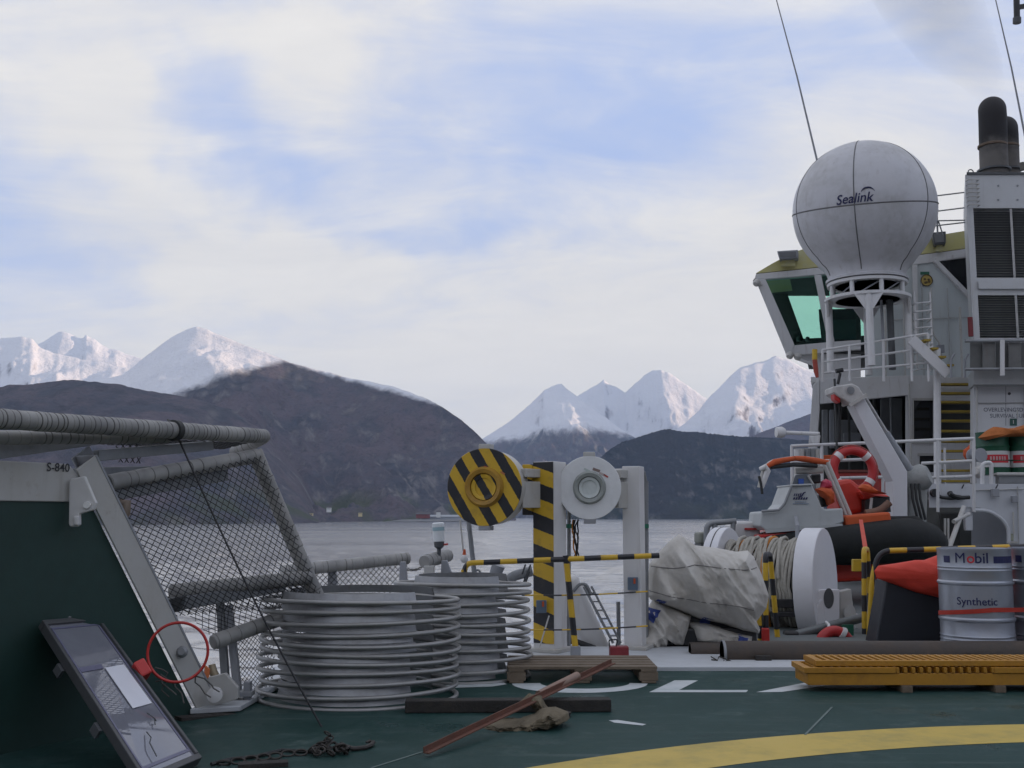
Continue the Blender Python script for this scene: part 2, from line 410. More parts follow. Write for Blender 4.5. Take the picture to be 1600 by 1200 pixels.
def land_mat(name, snow_z, snow_w, slope=(.6, .82), veg=((.135, .112, .124), (.074, .076, .092)), rock=(.33, .305, .29), green=0.0, snow_dx=0.0, x0=0.0, rock_amt=.6, patch=.55, strip=None):
    m = bpy.data.materials.new(name); m.use_nodes = True; t = NT(m.node_tree); b = t.n['Principled BSDF']
    g = t.new('ShaderNodeNewGeometry'); pos, nor = g.outputs['Position'], g.outputs['Normal']
    x, y, z = t.xyz(pos); nz = t.xyz(nor)[2]
    mpv = t.new('ShaderNodeMapping'); t.l.new(pos, mpv.inputs[0]); mpv.inputs['Scale'].default_value = (1, .6, .4)
    n1 = t.noise(mpv.outputs[0], .006, 8, .62, .4); n2 = t.noise(mpv.outputs[0], .022, 8, .68); n3 = t.noise(pos, .0012, 6, .6)
    c = t.mix(t.ramp(n1, .4, .62), veg[0], veg[1])
    c = t.mix(t.m('MULTIPLY', t.ramp(n2, .48, .66), .6), c, tuple(v * .5 for v in veg[1]))
    c = t.mix(t.m('MULTIPLY', t.ramp(t.noise(pos, .09, 3, .7), .5, .7), .45), c, tuple(v * .4 for v in veg[1]))
    st = t.m('MULTIPLY', t.ramp(nz, .95, .72), t.ramp(t.m('ADD', t.m('MULTIPLY', n2, .6), t.m('MULTIPLY', n1, .4)), .48, .62))
    c = t.mix(t.m('MULTIPLY', st, rock_amt), c, rock)
    if green > 0:
        lo = t.m('MULTIPLY', t.ramp(z, 85, 10), t.ramp(t.noise(pos, .006, 4, .5), .45, .6)); c = t.mix(t.m('MULTIPLY', lo, green), c, (.075, .095, .035))
    zz = t.m('ADD', z, t.m('MULTIPLY', t.m('SUBTRACT', x, x0), -snow_dx))
    zz = t.m('ADD', zz, t.m('MULTIPLY', t.m('SUBTRACT', n3, .5), snow_w * 2.4)); zz = t.m('ADD', zz, t.m('MULTIPLY', t.m('SUBTRACT', n2, .5), snow_w * 1.4))
    alt = t.ramp(zz, snow_z - snow_w * .5, snow_z + snow_w * .5)
    if strip:      # snow blown along the crest
        zs = t.m('SUBTRACT', z, t.m('MULTIPLY_ADD', t.m('SUBTRACT', x, strip[2]), -strip[1], strip[0]))
        zs = t.m('ADD', zs, t.m('MULTIPLY', t.m('SUBTRACT', n2, .5), 40.0)); alt = t.m('MAXIMUM', alt, t.ramp(zs, 0, 22))
    hold = t.ramp(t.m('ADD', nz, t.m('MULTIPLY', t.m('SUBTRACT', n2, .5), patch)), slope[0], slope[1])
    f = t.m('MULTIPLY', alt, hold)
    c = t.mix(f, c, (.78, .79, .83))
    t.l.new(c, b.inputs['Base Color']); b.inputs['Roughness'].default_value = .9; b.inputs['Specular IOR Level'].default_value = .1
    bp = t.new('ShaderNodeBump'); bp.inputs['Strength'].default_value = .8; bp.inputs['Distance'].default_value = 30
    t.l.new(t.noise(pos, .012, 8, .65), bp.inputs['Height']); t.l.new(bp.outputs[0], b.inputs['Normal'])
    return m


# ------------------------------------------------------------------ sea and land
SEA = CZ - 12.0
def build_sea():
    """one sheet of water; inside the fan ahead of the ship the waves are real relief"""
    import numpy as np
    rng = np.random.default_rng(7)
    na, nr = 330, 620
    u = np.tan(np.radians(np.linspace(-36, 36, na))); d = np.exp(np.linspace(math.log(11), math.log(14200), nr))
    Y, U = np.meshgrid(d, u, indexing='ij'); X = U * Y; Z = np.zeros_like(X)
    for k in range(26):
        lam = 1.5 * (9 ** rng.random()); ang = rng.normal(1.35, .55); kx, ky = math.cos(ang) / lam * 6.283, math.sin(ang) / lam * 6.283
        Z += .0105 * lam ** .9 * np.sin(kx * X + ky * Y + rng.random() * 6.28)
    gust = .65 + .35 * np.sin(X * .011 + 1.3 * np.sin(Y * .004)) * np.sin(Y * .013 + 2 * np.sin(X * .003))
    Z *= gust * np.clip(1.2 - Y / 9000, .3, 1)
    edge = np.minimum(1, np.minimum(np.arange(na), np.arange(na)[::-1]) / 12)[None, :]; Z *= edge
    co = np.stack([X, Y, SEA + Z], -1).reshape(-1, 3)
    i = np.arange(nr - 1)[:, None] * na + np.arange(na - 1)[None, :]; i = i.reshape(-1)
    q = np.stack([i, i + 1, i + na + 1, i + na], -1)
    e = [(-15500, -5500, SEA - .5), (15500, -5500, SEA - .5), (15500, 14500, SEA - .5), (-15500, 14500, SEA - .5)]
    n0 = len(co); verts = np.concatenate([co, np.array(e)]); q = np.concatenate([q, [[n0, n0 + 1, n0 + 2, n0 + 3]]])
    me = bpy.data.meshes.new('sea'); me.vertices.add(len(verts)); me.vertices.foreach_set('co', verts.astype(np.float32).ravel())
    me.loops.add(q.size); me.loops.foreach_set('vertex_index', q.astype(np.int32).ravel()); me.polygons.add(len(q))
    me.polygons.foreach_set('loop_start', np.arange(0, q.size, 4, dtype=np.int32)); me.polygons.foreach_set('use_smooth', [True] * len(q)); me.update(calc_edges=True); me.validate()
    me.materials.append(sea_mat()); o = bpy.data.objects.new('sea', me); COL.objects.link(o); tag(o, kind='structure')
build_sea()

def ridged(p, oc=7):
    return noise.ridged_multi_fractal(p, .9, 2.15, oc, 1.0, 2.0) * .5

def mountain(name, sil, foot, rid, m, back=1.35, nx=150, nt=70, amp=.22, lam=420.0, seed=0, prof=1.0, crest=.012, jag=.0):
    xs = [s[0] for s in sil]; x0, x1 = xs[0], xs[-1]
    mb = MB(); vs = []; fs = []
    ft = foot if isinstance(foot, list) else [(x0, foot), (x1, foot)]
    rd = rid if isinstance(rid, list) else [(x0, rid), (x1, rid)]
    for i in range(nx + 1):
        px = x0 + (x1 - x0) * i / nx
        Df, Dr = interp(ft, px), interp(rd, px)
        top = P(px, interp(sil, px), Dr).z - SEA
        ux = (px - 800) / F
        cr = noise.fractal(Vector((px * .035, seed * 3.1, 0)), .8, 2.1, 5) * crest * top + abs(noise.noise(Vector((px * .55, seed, 4.4)))) * jag * top
        H = max(top + cr, 4.0)
        for j in range(nt + 1):
            t = j / nt * back
            D = Df + (Dr - Df) * t
            X = ux * D * 1.0
            if t <= 1: p = t ** prof; env = math.sin(math.pi * min(t, 1.0) ** .8) ** .8
            else: p = 1 - ((t - 1) / (back - 1)) ** 1.3; env = (t - 1) / (back - 1)
            q = Vector((X / lam, D / (lam * 2.1), seed * 11.7))
            wob = noise.noise_vector(Vector((X / lam / 2.5, D / lam / 2.5, seed))) * .5
            rg = ridged(q + wob)
            f2 = noise.fractal(Vector((X / lam * 4, D / lam * 4, seed)), .9, 2.0, 4)
            h = H * p - H * amp * env * max(0, min(1.2, 1.05 - rg)) + H * amp * .16 * env * (f2 - .7)
            if j == 0: h = -3
            vs.append((X, D, SEA + h))
    n = nt + 1
    for i in range(nx):
        for j in range(nt): fs.append((i * n + j, (i + 1) * n + j, (i + 1) * n + j + 1, i * n + j + 1))
    mb.add(vs, fs)
    me = bpy.data.meshes.new(name); me.from_pydata(mb.v, [], mb.f); me.materials.append(m)
    o = bpy.data.objects.new(name, me); COL.objects.link(o); me.polygons.foreach_set('use_smooth', [True] * len(me.polygons))
    return tag(o, kind='structure')

def build_land():
    # far white peak behind the valley, and the snow mountain in front of it
    mountain('far_peak_mountain', [(-320, 545), (-150, 560), (-40, 556), (20, 550), (60, 530), (72, 522), (83, 515), (100, 519), (112, 525), (121, 527), (125, 521), (135, 526), (160, 539), (190, 550), (220, 559), (280, 585), (400, 620)], 6500, 9800,
             land_mat('far_peak_snow', 120, 140, (.28, .55)), seed=1, amp=.42, lam=800, prof=1.2, nx=220, nt=110, crest=.010)
    mountain('snow_mountain', [(-420, 560), (-250, 530), (-100, 536), (0, 524), (22, 521), (42, 526), (52, 538), (75, 549), (110, 556), (160, 566), (215, 578), (300, 596), (380, 640)], 4200, 6600,
             land_mat('snow_mountain_cover', 300, 120, (.40, .68)), seed=2, amp=.40, lam=600, prof=.95, nx=240, nt=110, crest=.010)
    # the big brown mountain with the snow cap
    mountain('brown_mountain', [(-260, 640), (0, 620), (120, 602), (185, 586), (215, 562), (245, 538), (268, 521), (285, 513), (300, 511), (318, 514), (350, 527), (400, 547), (450, 565), (500, 580), (550, 591), (580, 596), (620, 606), (660, 620), (690, 635), (720, 655), (745, 677), (762, 694), (780, 730), (796, 780), (806, 808)],
             [(-260, 1300), (225, 1500), (480, 1850), (640, 2300), (806, 2700)], [(-260, 3300), (300, 3600), (500, 3500), (660, 3250), (806, 2900)],
             land_mat('brown_mountain_cover', 335, 55, (.34, .58), green=.75, snow_dx=.80, x0=-960, rock_amt=.6, strip=(600, .338, -1060)), seed=3, amp=.34, lam=420, prof=1.12, nx=340, nt=150, crest=.008)
    mountain('wooded_shoulder_hill', [(-300, 640), (-120, 612), (0, 603), (50, 597), (95, 592), (150, 596), (220, 608), (300, 622), (360, 640), (420, 680), (470, 740), (500, 800)],
             [(-300, 1250), (225, 1440), (500, 1800)], [(-300, 2300), (500, 2500)], land_mat('shoulder_cover', 2000, 50, green=.6), seed=4, amp=.16, lam=260, prof=.8)
    # peaks across the fjord
    mountain('pointed_peak_mountain', [(660, 740), (740, 695), (762, 681), (800, 655), (830, 630), (850, 610), (866, 602), (878, 599), (884, 606), (900, 618), (930, 640), (960, 663), (1000, 690), (1050, 715), (1120, 745)], 5200, [(660, 8200), (878, 8600), (1120, 7400)],
             land_mat('pointed_peak_snow', 600, 110, (.40, .66)), seed=5, amp=.46, lam=750, prof=1.05, nx=240, nt=120, crest=.010)
    mountain('twin_peak_mountain', [(820, 690), (880, 640), (905, 617), (925, 605), (938, 597), (944, 593), (952, 599), (965, 604), (978, 613), (992, 600), (1008, 587), (1022, 580), (1036, 576), (1050, 583), (1072, 600), (1098, 617), (1130, 640), (1200, 680), (1300, 720)], 8200, 11000,
             land_mat('twin_peak_snow', 330, 110, (.32, .58)), seed=9, amp=.46, lam=950, prof=1.05, nx=240, nt=120, crest=.010)
    mountain('broad_peak_mountain', [(960, 740), (1060, 670), (1095, 640), (1112, 618), (1140, 590), (1160, 573), (1182, 567), (1204, 563), (1216, 555), (1232, 560), (1262, 574), (1300, 590), (1380, 600), (1480, 610), (1620, 640), (1760, 690)], 5600, [(960, 7800), (1216, 9000), (1760, 8600)],
             land_mat('broad_peak_snow', 400, 110, (.46, .68)), seed=7, amp=.46, lam=850, prof=1.0, nx=260, nt=120, crest=.010)
    mountain('blue_slope_hill', [(1020, 720), (1120, 698), (1180, 679), (1225, 661), (1270, 645), (1330, 625), (1420, 600), (1560, 575), (1760, 560)], 5000, 6300,
             land_mat('blue_slope_cover', 900, 150), seed=8, amp=.2, lam=400)
    mountain('dark_wooded_hill', [(860, 812), (885, 790), (905, 755), (930, 722), (950, 704), (972, 691), (1000, 681), (1040, 672), (1090, 675), (1140, 681), (1200, 684), (1270, 688), (1400, 696), (1600, 700), (1800, 720)], 3900, [(860, 4100), (1000, 4600), (1800, 4700)],
             land_mat('dark_wood_cover', 3000, 50, veg=((.040, .037, .036), (.021, .025, .026)), green=.25), seed=6, amp=.15, lam=230, prof=.8, crest=.012, nx=420, jag=.022)
    # the fjord wall to starboard that keeps ship and water in its shadow
    mb = MB(); vs = []; fs = []; nx, ny = 40, 110
    for j in range(ny + 1):
        Y = -5200 + 12600 * j / ny
        Hh = 1120 * min(1, (j / ny) / .12 + .25) * min(1, max(0, (1 - j / ny) / .2)) ** .8
        for i in range(nx + 1):
            t = i / nx * 2; X = 2700 + 2600 * t * .62
            p = t ** .9 if t <= 1 else (2 - t) ** .9
            h = Hh * p * (1 - .3 * (1.05 - ridged(Vector((X / 900, Y / 500, 2.2)))) * math.sin(math.pi * min(t, 1) * .85)) + (-3 if i == 0 else 0)
            vs.append((X, Y, SEA + h))
    for j in range(ny):
        for i in range(nx): fs.append((j * (nx + 1) + i, j * (nx + 1) + i + 1, (j + 1) * (nx + 1) + i + 1, (j + 1) * (nx + 1) + i))
    me = bpy.data.meshes.new('fjord_wall_mountain'); me.from_pydata(vs, [], fs); me.materials.append(land_mat('fjord_wall_cover', 600, 150)); me.polygons.foreach_set('use_smooth', [True] * len(me.polygons))
    o = bpy.data.objects.new('fjord_wall_mountain', me); COL.objects.link(o); tag(o, kind='structure')
build_land()
def build_sky_blocker():
    # unseen ridge added behind the ship to cut the low sky light
    vs = []; fs = []; nx, ny = 90, 26
    for i in range(nx + 1):
        X = -9000 + 13500 * i / nx
        for j in range(ny + 1):
            t = j / ny * 1.5; Y = -1100 - 1500 * t
            Hh = 760 + 260 * noise.noise(Vector((X / 1500, 3.3, 0)))
            p = t ** .9 if t <= 1 else (2 - t) ** .9
            vs.append((X, Y, SEA + Hh * p * (1 - .3 * (1.05 - ridged(Vector((X / 700, Y / 900, 5.1)))) * math.sin(math.pi * min(t, 1) * .85)) + (-3 if j == 0 else 0)))
    for i in range(nx):
        for j in range(ny): fs.append((i * (ny + 1) + j, i * (ny + 1) + j + 1, (i + 1) * (ny + 1) + j + 1, (i + 1) * (ny + 1) + j))
    me = bpy.data.meshes.new('sky_blocker_ridge'); me.from_pydata(vs, [], fs); me.materials.append(land_mat('sky_blocker_cover', 500, 150)); me.polygons.foreach_set('use_smooth', [True] * len(me.polygons))
    o = bpy.data.objects.new('sky_blocker_ridge', me); COL.objects.link(o); tag(o, kind='structure')
build_sky_blocker()

def build_haze():
    m = bpy.data.materials.new('fjord_air'); m.use_nodes = True; t = NT(m.node_tree); t.n.clear()
    o = t.new('ShaderNodeOutputMaterial'); v = t.new('ShaderNodeVolumePrincipled')
    v.inputs['Color'].default_value = (.47, .66, 1.0, 1); v.inputs['Density Attribute'].default_value = ''; m.cycles.homogeneous_volume = True; v.inputs['Density'].default_value = HAZE; t.l.new(v.outputs[0], o.inputs['Volume'])
    mb = MB(); mb.box((0, 4500, (SEA - 1 + 1750) / 2), (32000, 21000, 1750 - SEA + 1))
    ob = mb.build('haze', m); tag(ob, kind='stuff')
HAZE = 5.6e-5
build_haze()

# ------------------------------------------------------------------ decks
def build_decks():
    out = [(-1.78, 9.62), (-1.92, 6.45), (-9.3, -6.2), (-9.3, -15), (16, -15), (16, 31), (4.75, 31), (1.34, 9.62)]
    mb = MB(); mb.prism([V(x, y, -.012) for x, y in out], (0, 0, SEA + .5)); tag(mb.build('ship_hull', mat('hull_paint', (.30, .32, .34), .5)), kind='structure')
    dk = deck_mat()
    mb = MB(); mb.prism([V(x, y, 0) for x, y in [(-1.78, 8.32), (-1.92, 6.45), (-9.3, -6.2), (-9.3, -15), (16, -15), (16, 8.32)]], (0, 0, -.008))
    tag(mb.build('helideck', dk), kind='structure')
    mb = MB(); mb.prism([V(1.36, 9.64, -.009), V(15.9, 9.64, -.009), V(15.9, 30.9, -.009), V(4.77, 30.9, -.009)], (0, 0, .008)); tag(mb.build('aft_deck', mat('aft_deck_paint', (.10, .115, .115), .6, dirt=.4, scale=1)), kind='structure')
    e = MB(); e.box((7.1, 8.97, .012), (17.7, 1.28, .036)); tag(e.build('deck_edge_walkway', mat('edge_white', (.46, .48, .50), .6, dirt=.35, dcol=(.28, .29, .29), scale=2, rust=.05), bevel=.006), kind='structure')
    # plate along the side of the deck, next to the raised wall
    e = MB(); e.prism([V(-1.87, 6.5, .006), V(-1.60, 6.6, .006), V(-1.50, 8.3, .006), V(-1.77, 8.3, .006)], (0, 0, .03)); tag(e.build('deck_side_plate', MATS['edge_white'], bevel=.005), kind='structure')
    # painted marks
    mark = mat('deck_white_mark', (.50, .53, .54), .55, dirt=.7, dcol=(.3, .36, .35), scale=3)
    ym = mat('deck_yellow_mark', (.52, .37, .060), .55, dirt=.6, dcol=(.26, .22, .07), scale=2.5)
    # aiming circle: inner and outer edge through the places where the photo shows them
    def ccirc(a, b, c):
        ax, ay, bx, by, cx, cy = a.x, a.y, b.x, b.y, c.x, c.y
        d = 2 * (ax * (by - cy) + bx * (cy - ay) + cx * (ay - by))
        ux = ((ax * ax + ay * ay) * (by - cy) + (bx * bx + by * by) * (cy - ay) + (cx * cx + cy * cy) * (ay - by)) / d
        uy = ((ax * ax + ay * ay) * (cx - bx) + (bx * bx + by * by) * (ax - cx) + (cx * cx + cy * cy) * (bx - ax)) / d
        return ux, uy, math.hypot(ax - ux, ay - uy)
    cx, cy, r1 = ccirc(G(830, 1199), G(1250, 1148), G(1600, 1132))
    r0 = (G(1600, 1160).xy - Vector((cx, cy))).length
    mb = MB(); n = 160; vs = []; fs = []
    for k in range(n):
        a = 2 * math.pi * k / n
        for r in (r0, r1): vs.append((cx + r * math.cos(a), cy + r * math.sin(a), .0016))
    for k in range(n): fs.append((2 * k, 2 * k + 1, (2 * k + 3) % (2 * n), (2 * k + 2) % (2 * n)))
    print('circle', cx, cy, r0, r1)
    vs = [(max(-6, min(15.9, x)), y, z) for x, y, z in vs]
    mb.add(vs, fs); tag(mb.build('yellow_circle_marking', ym), kind='structure')
    def flat(name, px, z=.0016): 
        mb = MB(); mb.add([G(x, y, z) for x, y in px], [tuple(range(len(px)))]); return tag(mb.build(name, mark), kind='structure')
    flat('letter_marking', [(1014, 1081.5), (1054, 1063), (1091, 1063), (1061, 1078), (1169, 1078), (1166, 1081.5)])
    flat('letter_marking', [(1181, 1081.5), (1256, 1067), (1330, 1066), (1330, 1070), (1290, 1071), (1222, 1081)])
    ring = []
    for k in range(25):
        a = math.pi + math.pi * k / 24; ring.append((906 + 106 * math.cos(a), 1068 - 14.5 * math.sin(a)))
    for k in range(25):
        a = 2 * math.pi - math.pi * k / 24; ring.append((914 + 70 * math.cos(a), 1067 - 9 * math.sin(a)))
    flat('letter_marking', ring)
    flat('letter_marking', [(690, 1071), (786, 1066), (792, 1069), (770, 1072.5), (700, 1075)])
    flat('letter_marking', [(951, 1125.5), (965, 1124.8), (1010, 1131.5), (1004, 1133.5), (960, 1129)])
    # weld seams of the deck plates
    for a, b in (((1300, 1105), (1258, 1148)), ((660, 1175), (580, 1200))):
        mb = MB(); mb.beam(G(*a, .002), G(*b, .002), .012, .003); tag(mb.build('deck_seam', mat('seam_line', (.10, .14, .13), .6)), kind='structure')
build_decks()
# ------------------------------------------------------------------ port side: raised wall, safety-net frames
A_ = V(-1.86, 6.56, 0); WD = V(-1.35, -2.4, 0).normalized(); WN = V(-WD.y, WD.x, 0)   # foot of the wall, its run, its normal
if WN.dot(V(0, -1, 0)) < 0: WN = -WN
def wallpt(px, py):      # where a sight line meets the wall plane
    r = ray(px, py); o = V(0, 0, CZ); t = (A_ - o).dot(WN) / r.dot(WN); return o + r * t
def rope_wrap_mat():
    m = bpy.data.materials.new('wrapped_pipe'); m.use_nodes = True; t = NT(m.node_tree); b = t.n['Principled BSDF']
    co = t.new('ShaderNodeTexCoord').outputs['Object']
    n1 = t.noise(co, 4, 5, .6); c = t.mix(t.ramp(n1, .35, .7), (.30, .295, .28), (.19, .19, .185))
    t.l.new(c, b.inputs['Base Color']); b.inputs['Roughness'].default_value = .6
    return m
WRAP = rope_wrap_mat(); WRAPD = mat('wrap_joint', (.10, .095, .09), .7, dirt=.3)

def wrapped_pipe(parent, a, b, r, name='pipe', rings=30, seed=1):
    """tube bound with tape: the turns overlap unevenly and stand proud of each other"""
    rnd = random.Random(seed); a, b = Vector(a), Vector(b); d = b - a; L = d.length
    prof = [(0, 0), (r * .92, 0)]; h = 0.004; cuts = []
    while h < L - .03:
        w = rnd.uniform(.6, 1.5) * L / rings; w = min(w, L - h - .004); rr = r * rnd.uniform(.97, 1.03)
        prof += [(rr, h + .003), (rr, h + w - .004), (r * .91, h + w - .002)]; h += w; cuts.append(h)
    prof += [(r * .92, L - .004), (r * .8, L), (0, L)]
    mb = MB(); mb.lathe(prof, a, d, 20); o = mb.build(name, WRAP, parent, smooth=True, angle=30)
    for c in cuts[:-1]:
        if rnd.random() < .55: MB().lathe([(r * .9, c - .004), (r * 1.012, c - .003), (r * 1.012, c + .002), (r * .9, c + .003)], a, d, 20).build('wrap_band', WRAPD, o, smooth=True)
    return o

def net_part(parent, q, cell, r=.0028, name='net', sag=.0):
    """diamond netting stretched over the four-sided frame q (corners in order)"""
    a, b, c, d = [Vector(p) for p in q]
    def pt(u, v): 
        p = a.lerp(b, u).lerp(d.lerp(c, u), v); n = (b - a).cross(d - a).normalized(); return p + n * sag * math.sin(math.pi * u) * math.sin(math.pi * v)
    W_ = ((b - a).length + (c - d).length) / 2; H_ = ((d - a).length + (c - b).length) / 2
    nu, nv = W_ / cell, H_ / cell; mb = MB()
    for sgn in (1, -1):
        k0 = -int(nv) - 1 if sgn == 1 else 0; k1 = int(nu) + 1 if sgn == 1 else int(nu + nv) + 1
        for k in range(k0, k1):
            pts = []
            for i in range(0, 33):
                v = i / 32; u = (k + sgn * v * nv + .5) / nu
                if 0 <= u <= 1: pts.append(pt(u, v))
            if len(pts) > 1: mb.tube(pts, r, 3, caps=False)
    return mb.build(name, WIRE, parent)

def build_port_side():
    # --- the green wall panel with its white head beam
    t = thing('raised_deck_wall', 'dark green steel wall panel under a white beam, beside the net frame', 'wall', A_)
    e = A_ + WD * 5.2; ztop, zb = 1.42, 1.225
    def at(s, z): return A_ + WD * s + V(0, 0, z)
    back = -WN * .05
    lean = .945     # how far the slanting edge runs back along the wall at the top
    mb = MB(); mb.prism([at(0, .0), at(lean * zb / ztop, zb), at(5.2, zb), at(5.2, .0)], back); mb.build('wall_panel', GREENW, t)
    bm_ = MB(); bm_.prism([at(lean * zb / ztop - .06, zb - .003) + WN * .012, at(lean + .02, ztop) + WN * .012, at(5.2, ztop) + WN * .012, at(5.2, zb - .003) + WN * .012], -WN * .11); hb = bm_.build('head_beam', OFFW, t, bevel=.006)
    c = at(lean + .02, ztop)
    vs, fs = text_mb('S-840', .062, 0, .012); o = wallpt(88, 731)
    m = MB(); m.add([o + (-WD) * v.x + V(0, 0, v.y) + WN * .016 for v in vs], fs); m.build('lettering', BLACKPR, hb)
    # slanting beam of H section
    p0, p1 = at(-.03, .0), at(lean - .03, ztop - .02); ax = (p1 - p0).normalized(); sd_ = ax.cross(WN).normalized()
    if sd_.x < 0: sd_ = -sd_
    mb = MB(); mb.beam(p0 + sd_ * .06 + WN * .02, p1 + sd_ * .06 + WN * .02, .15, .014, WN); sb = mb.build('slanting_beam', OFFW, t, bevel=.004)
    mb = MB(); mb.beam(p0 + sd_ * .13 - WN * .06, p1 + sd_ * .13 - WN * .06, .012, .18, WN); mb.build('beam_web', MATS['grey_paint'], sb)
    mb = MB(); mb.beam(p0 + sd_ * .17 - WN * .14, p1 + sd_ * .17 - WN * .14, .13, .014, WN); mb.build('beam_flange', MATS['grey_paint'], sb)
    # hinge bracket with its hole, and the hooked latch on the beam
    D = wallpt(130, 770).y - .12
    mb = MB(); mb.slab([(110, 748), (132, 744), (150, 786), (146, 797), (124, 803), (124, 818), (121, 823), (109, 823), (107, 818), (108, 752)], D, .03); hb2 = mb.build('hinge_bracket', WHITE, t, bevel=.006)
    mb = MB(); mb.lathe([(0, 0), (.018, 0), (.018, .012), (0, .012)], P(135, 789, D - .012), (0, 1, 0), 16); mb.build('pin', mat('pale_pin', (.8, .8, .78), .4), hb2)
    mb = MB(); mb.rect(114, 806, 122, 821, D - .02, .05); mb.build('bracket_foot', WHITE, hb2, bevel=.008)
    D2 = wallpt(195, 810).y + .02
    lt = MB(); lt.tube([P(188, 787, D2), P(197, 786, D2), P(196, 803, D2), P(190, 812, D2), P(199, 826, D2), P(201, 840, D2)], [.028, .03, .026, .03, .026, .012], 10); lt.build('latch', mat('brown_latch', (.20, .155, .12), .6, dirt=.5, rust=.5), t, smooth=True)
    lt = MB(); lt.slab([(176, 783), (190, 790), (192, 838), (180, 828), (170, 800)], D2 + .05, .03); lt.build('latch_plate', DGREY, t)
    lt = MB(); lt.lathe([(0, 0), (.03, 0), (.034, .02), (.02, .035), (0, .035)], P(286, 1019, wallpt(286, 1019).y - .06), (0, -1, .2), 14); lt.build('bolt', GALVD, t, smooth=True)
    # foot fittings of the beam
    f = MB(); D3 = 6.72
    f.slab([(318, 1060), (352, 1052), (372, 1075), (372, 1092), (330, 1105), (318, 1098)], D3 - .1, .04); f.build('foot_bracket', OFFW, t, bevel=.005)
    f = MB(); f.lathe([(0, 0), (.045, 0), (.045, .05), (.02, .055), (0, .055)], P(336, 1085, D3 - .16), (.2, -1, .1), 18); f.build('foot_roller', WHITE, t, smooth=True)
    f = MB(); f.tube([P(331, 1038, D3), P(333, 1050, D3), P(340, 1062, D3), P(343, 1072, D3)], [.02, .026, .024, .016], 10); f.build('shackle', mat('pale_brass', (.36, .30, .20), .5, .3), t, smooth=True)
    f = MB(); f.slab([(320, 1040), (327, 1046), (325, 1062), (318, 1056)], D3 - .1, .02); f.build('orange_tag', mat('orange_tag_paint', (.75, .22, .08), .6), t)
    # --- upright net frame
    t = thing('upright_net_frame', 'slanted net panel in a grey wrapped pipe frame, reaching over the water', 'net frame', P(330, 1003, 6.65))
    a, b, c, d = P(168, 755, 6.05), P(402, 712, 7.05), P(500, 944, 7.25), P(332, 1004, 6.68)
    wrapped_pipe(t, a, b, .047, 'top_pipe', 14, 2); wrapped_pipe(t, b + V(-.02, 0, .03), c, .050, 'outer_pipe', 17, 3); wrapped_pipe(t, c, d, .047, 'bottom_pipe', 8, 4)
    m0, m1 = P(268, 925, 6.5), P(484, 902, 7.2); wrapped_pipe(t, m0, m1, .046, 'middle_pipe', 9, 5)
    for x0, y0, d0, x1, y1, d1 in ((150, 776, 6.0, 352, 742, 6.9), (262, 946, 6.42, 442, 915, 7.1), (118, 742, 5.9, 230, 738, 6.4)):
        mb = MB(); mb.beam(P(x0, y0, d0), P(x1, y1, d1), .05, .075); mb.build('support_bar', GALVD, t, bevel=.004)
    mb = MB(); mb.slab([(258, 938), (288, 930), (280, 956), (257, 958)], 6.4, .06); mb.build('bar_bracket', DGREY, t, bevel=.004)
    n_ = V(.05, -.05, 0)
    net_part(t, (P(150, 770, 6.0) + n_, b + n_, c + n_, P(258, 962, 6.4) + n_), .052, .0028)
    net_part(t, (P(268, 935, 6.52), m1 + V(0, .04, -.03), c + V(0, .05, 0), d + V(0, .05, 0)), .045, .0026)
    net_part(t, (P(362, 985, 7.0), P(430, 960, 7.25), P(430, 1080, 7.4), P(362, 1095, 7.05)), .036, .0024)
    # upright channel bars behind it
    t = thing('net_stay', 'pair of grey upright channel bars below the lower net pipe', 'stay', P(370, 1090, 6.85))
    for x0, y0, x1, y1 in ((344, 985, 354, 1088), (357, 990, 372, 1085)):
        mb = MB(); mb.beam(P(x0, y0 - 45, 6.9), P(x1, y1, 6.9), .045, .05, (0, 1, 0)); mb.build('channel_bar', GALVD if x0 < 350 else GREYP, t, bevel=.003)
    mb = MB(); mb.box(P(378, 1083, 6.85), (.14, .1, .03)); mb.box(P(387, 1080, 6.85), (.04, .06, .12)); mb.build('foot_plate', GREYP, t, bevel=.004)
    # --- long net frame in front, seen edge-on from below its rim
    t = thing('long_net_frame', 'long rope-bound pipe of the folded net frame above the green wall', 'net frame', P(100, 700, 5.4))
    p0, p1 = P(-70, 650, 4.9), P(414, 682, 7.15)
    wrapped_pipe(t, p0, p1, .049, 'outer_pipe', 66, 7)
    wrapped_pipe(t, P(-60, 684, 5.1), P(262, 683, 6.4), .036, 'inner_pipe', 22, 8)
    wrapped_pipe(t, p1 + V(-.01, .0, -.01), P(366, 706, 7.5), .042, 'end_pipe', 7, 9)
    for x0, y0, d0, x1, y1, d1, w in ((-60, 714, 5.2, 156, 684, 6.1, .07), (150, 712, 5.9, 330, 696, 6.8, .06), (-60, 700, 5.2, 120, 694, 6.0, .03)):
        mb = MB(); mb.beam(P(x0, y0, d0), P(x1, y1, d1), .04, w); mb.build('support_bar', GALVD, t, bevel=.004)
    mb = MB(); mb.lathe([(.06, -.02), (.062, -.018), (.062, .018), (.06, .02)], p0.lerp(p1, .625), p1 - p0, 20); mb.build('clamp', BLACK, t, smooth=True)
    net_part(t, (P(180, 690, 6.3), P(226, 688, 6.5), P(220, 724, 6.5), P(184, 722, 6.3)), .055, .0035)
    net_part(t, (P(0, 676, 5.35), P(390, 692, 7.1), P(350, 702, 7.4), P(0, 688, 6.0)), .075, .003)
    # --- cable tied over the pipe and running to the deck
    t = thing('lashing_cable', 'thin black cable from the wrapped pipe down to the deck', 'cable', P(515, 1155, 5.95))
    D0 = 6.4; pts = [P(262, 656, 6.62), P(272, 662, 6.5), P(281, 690, D0)]
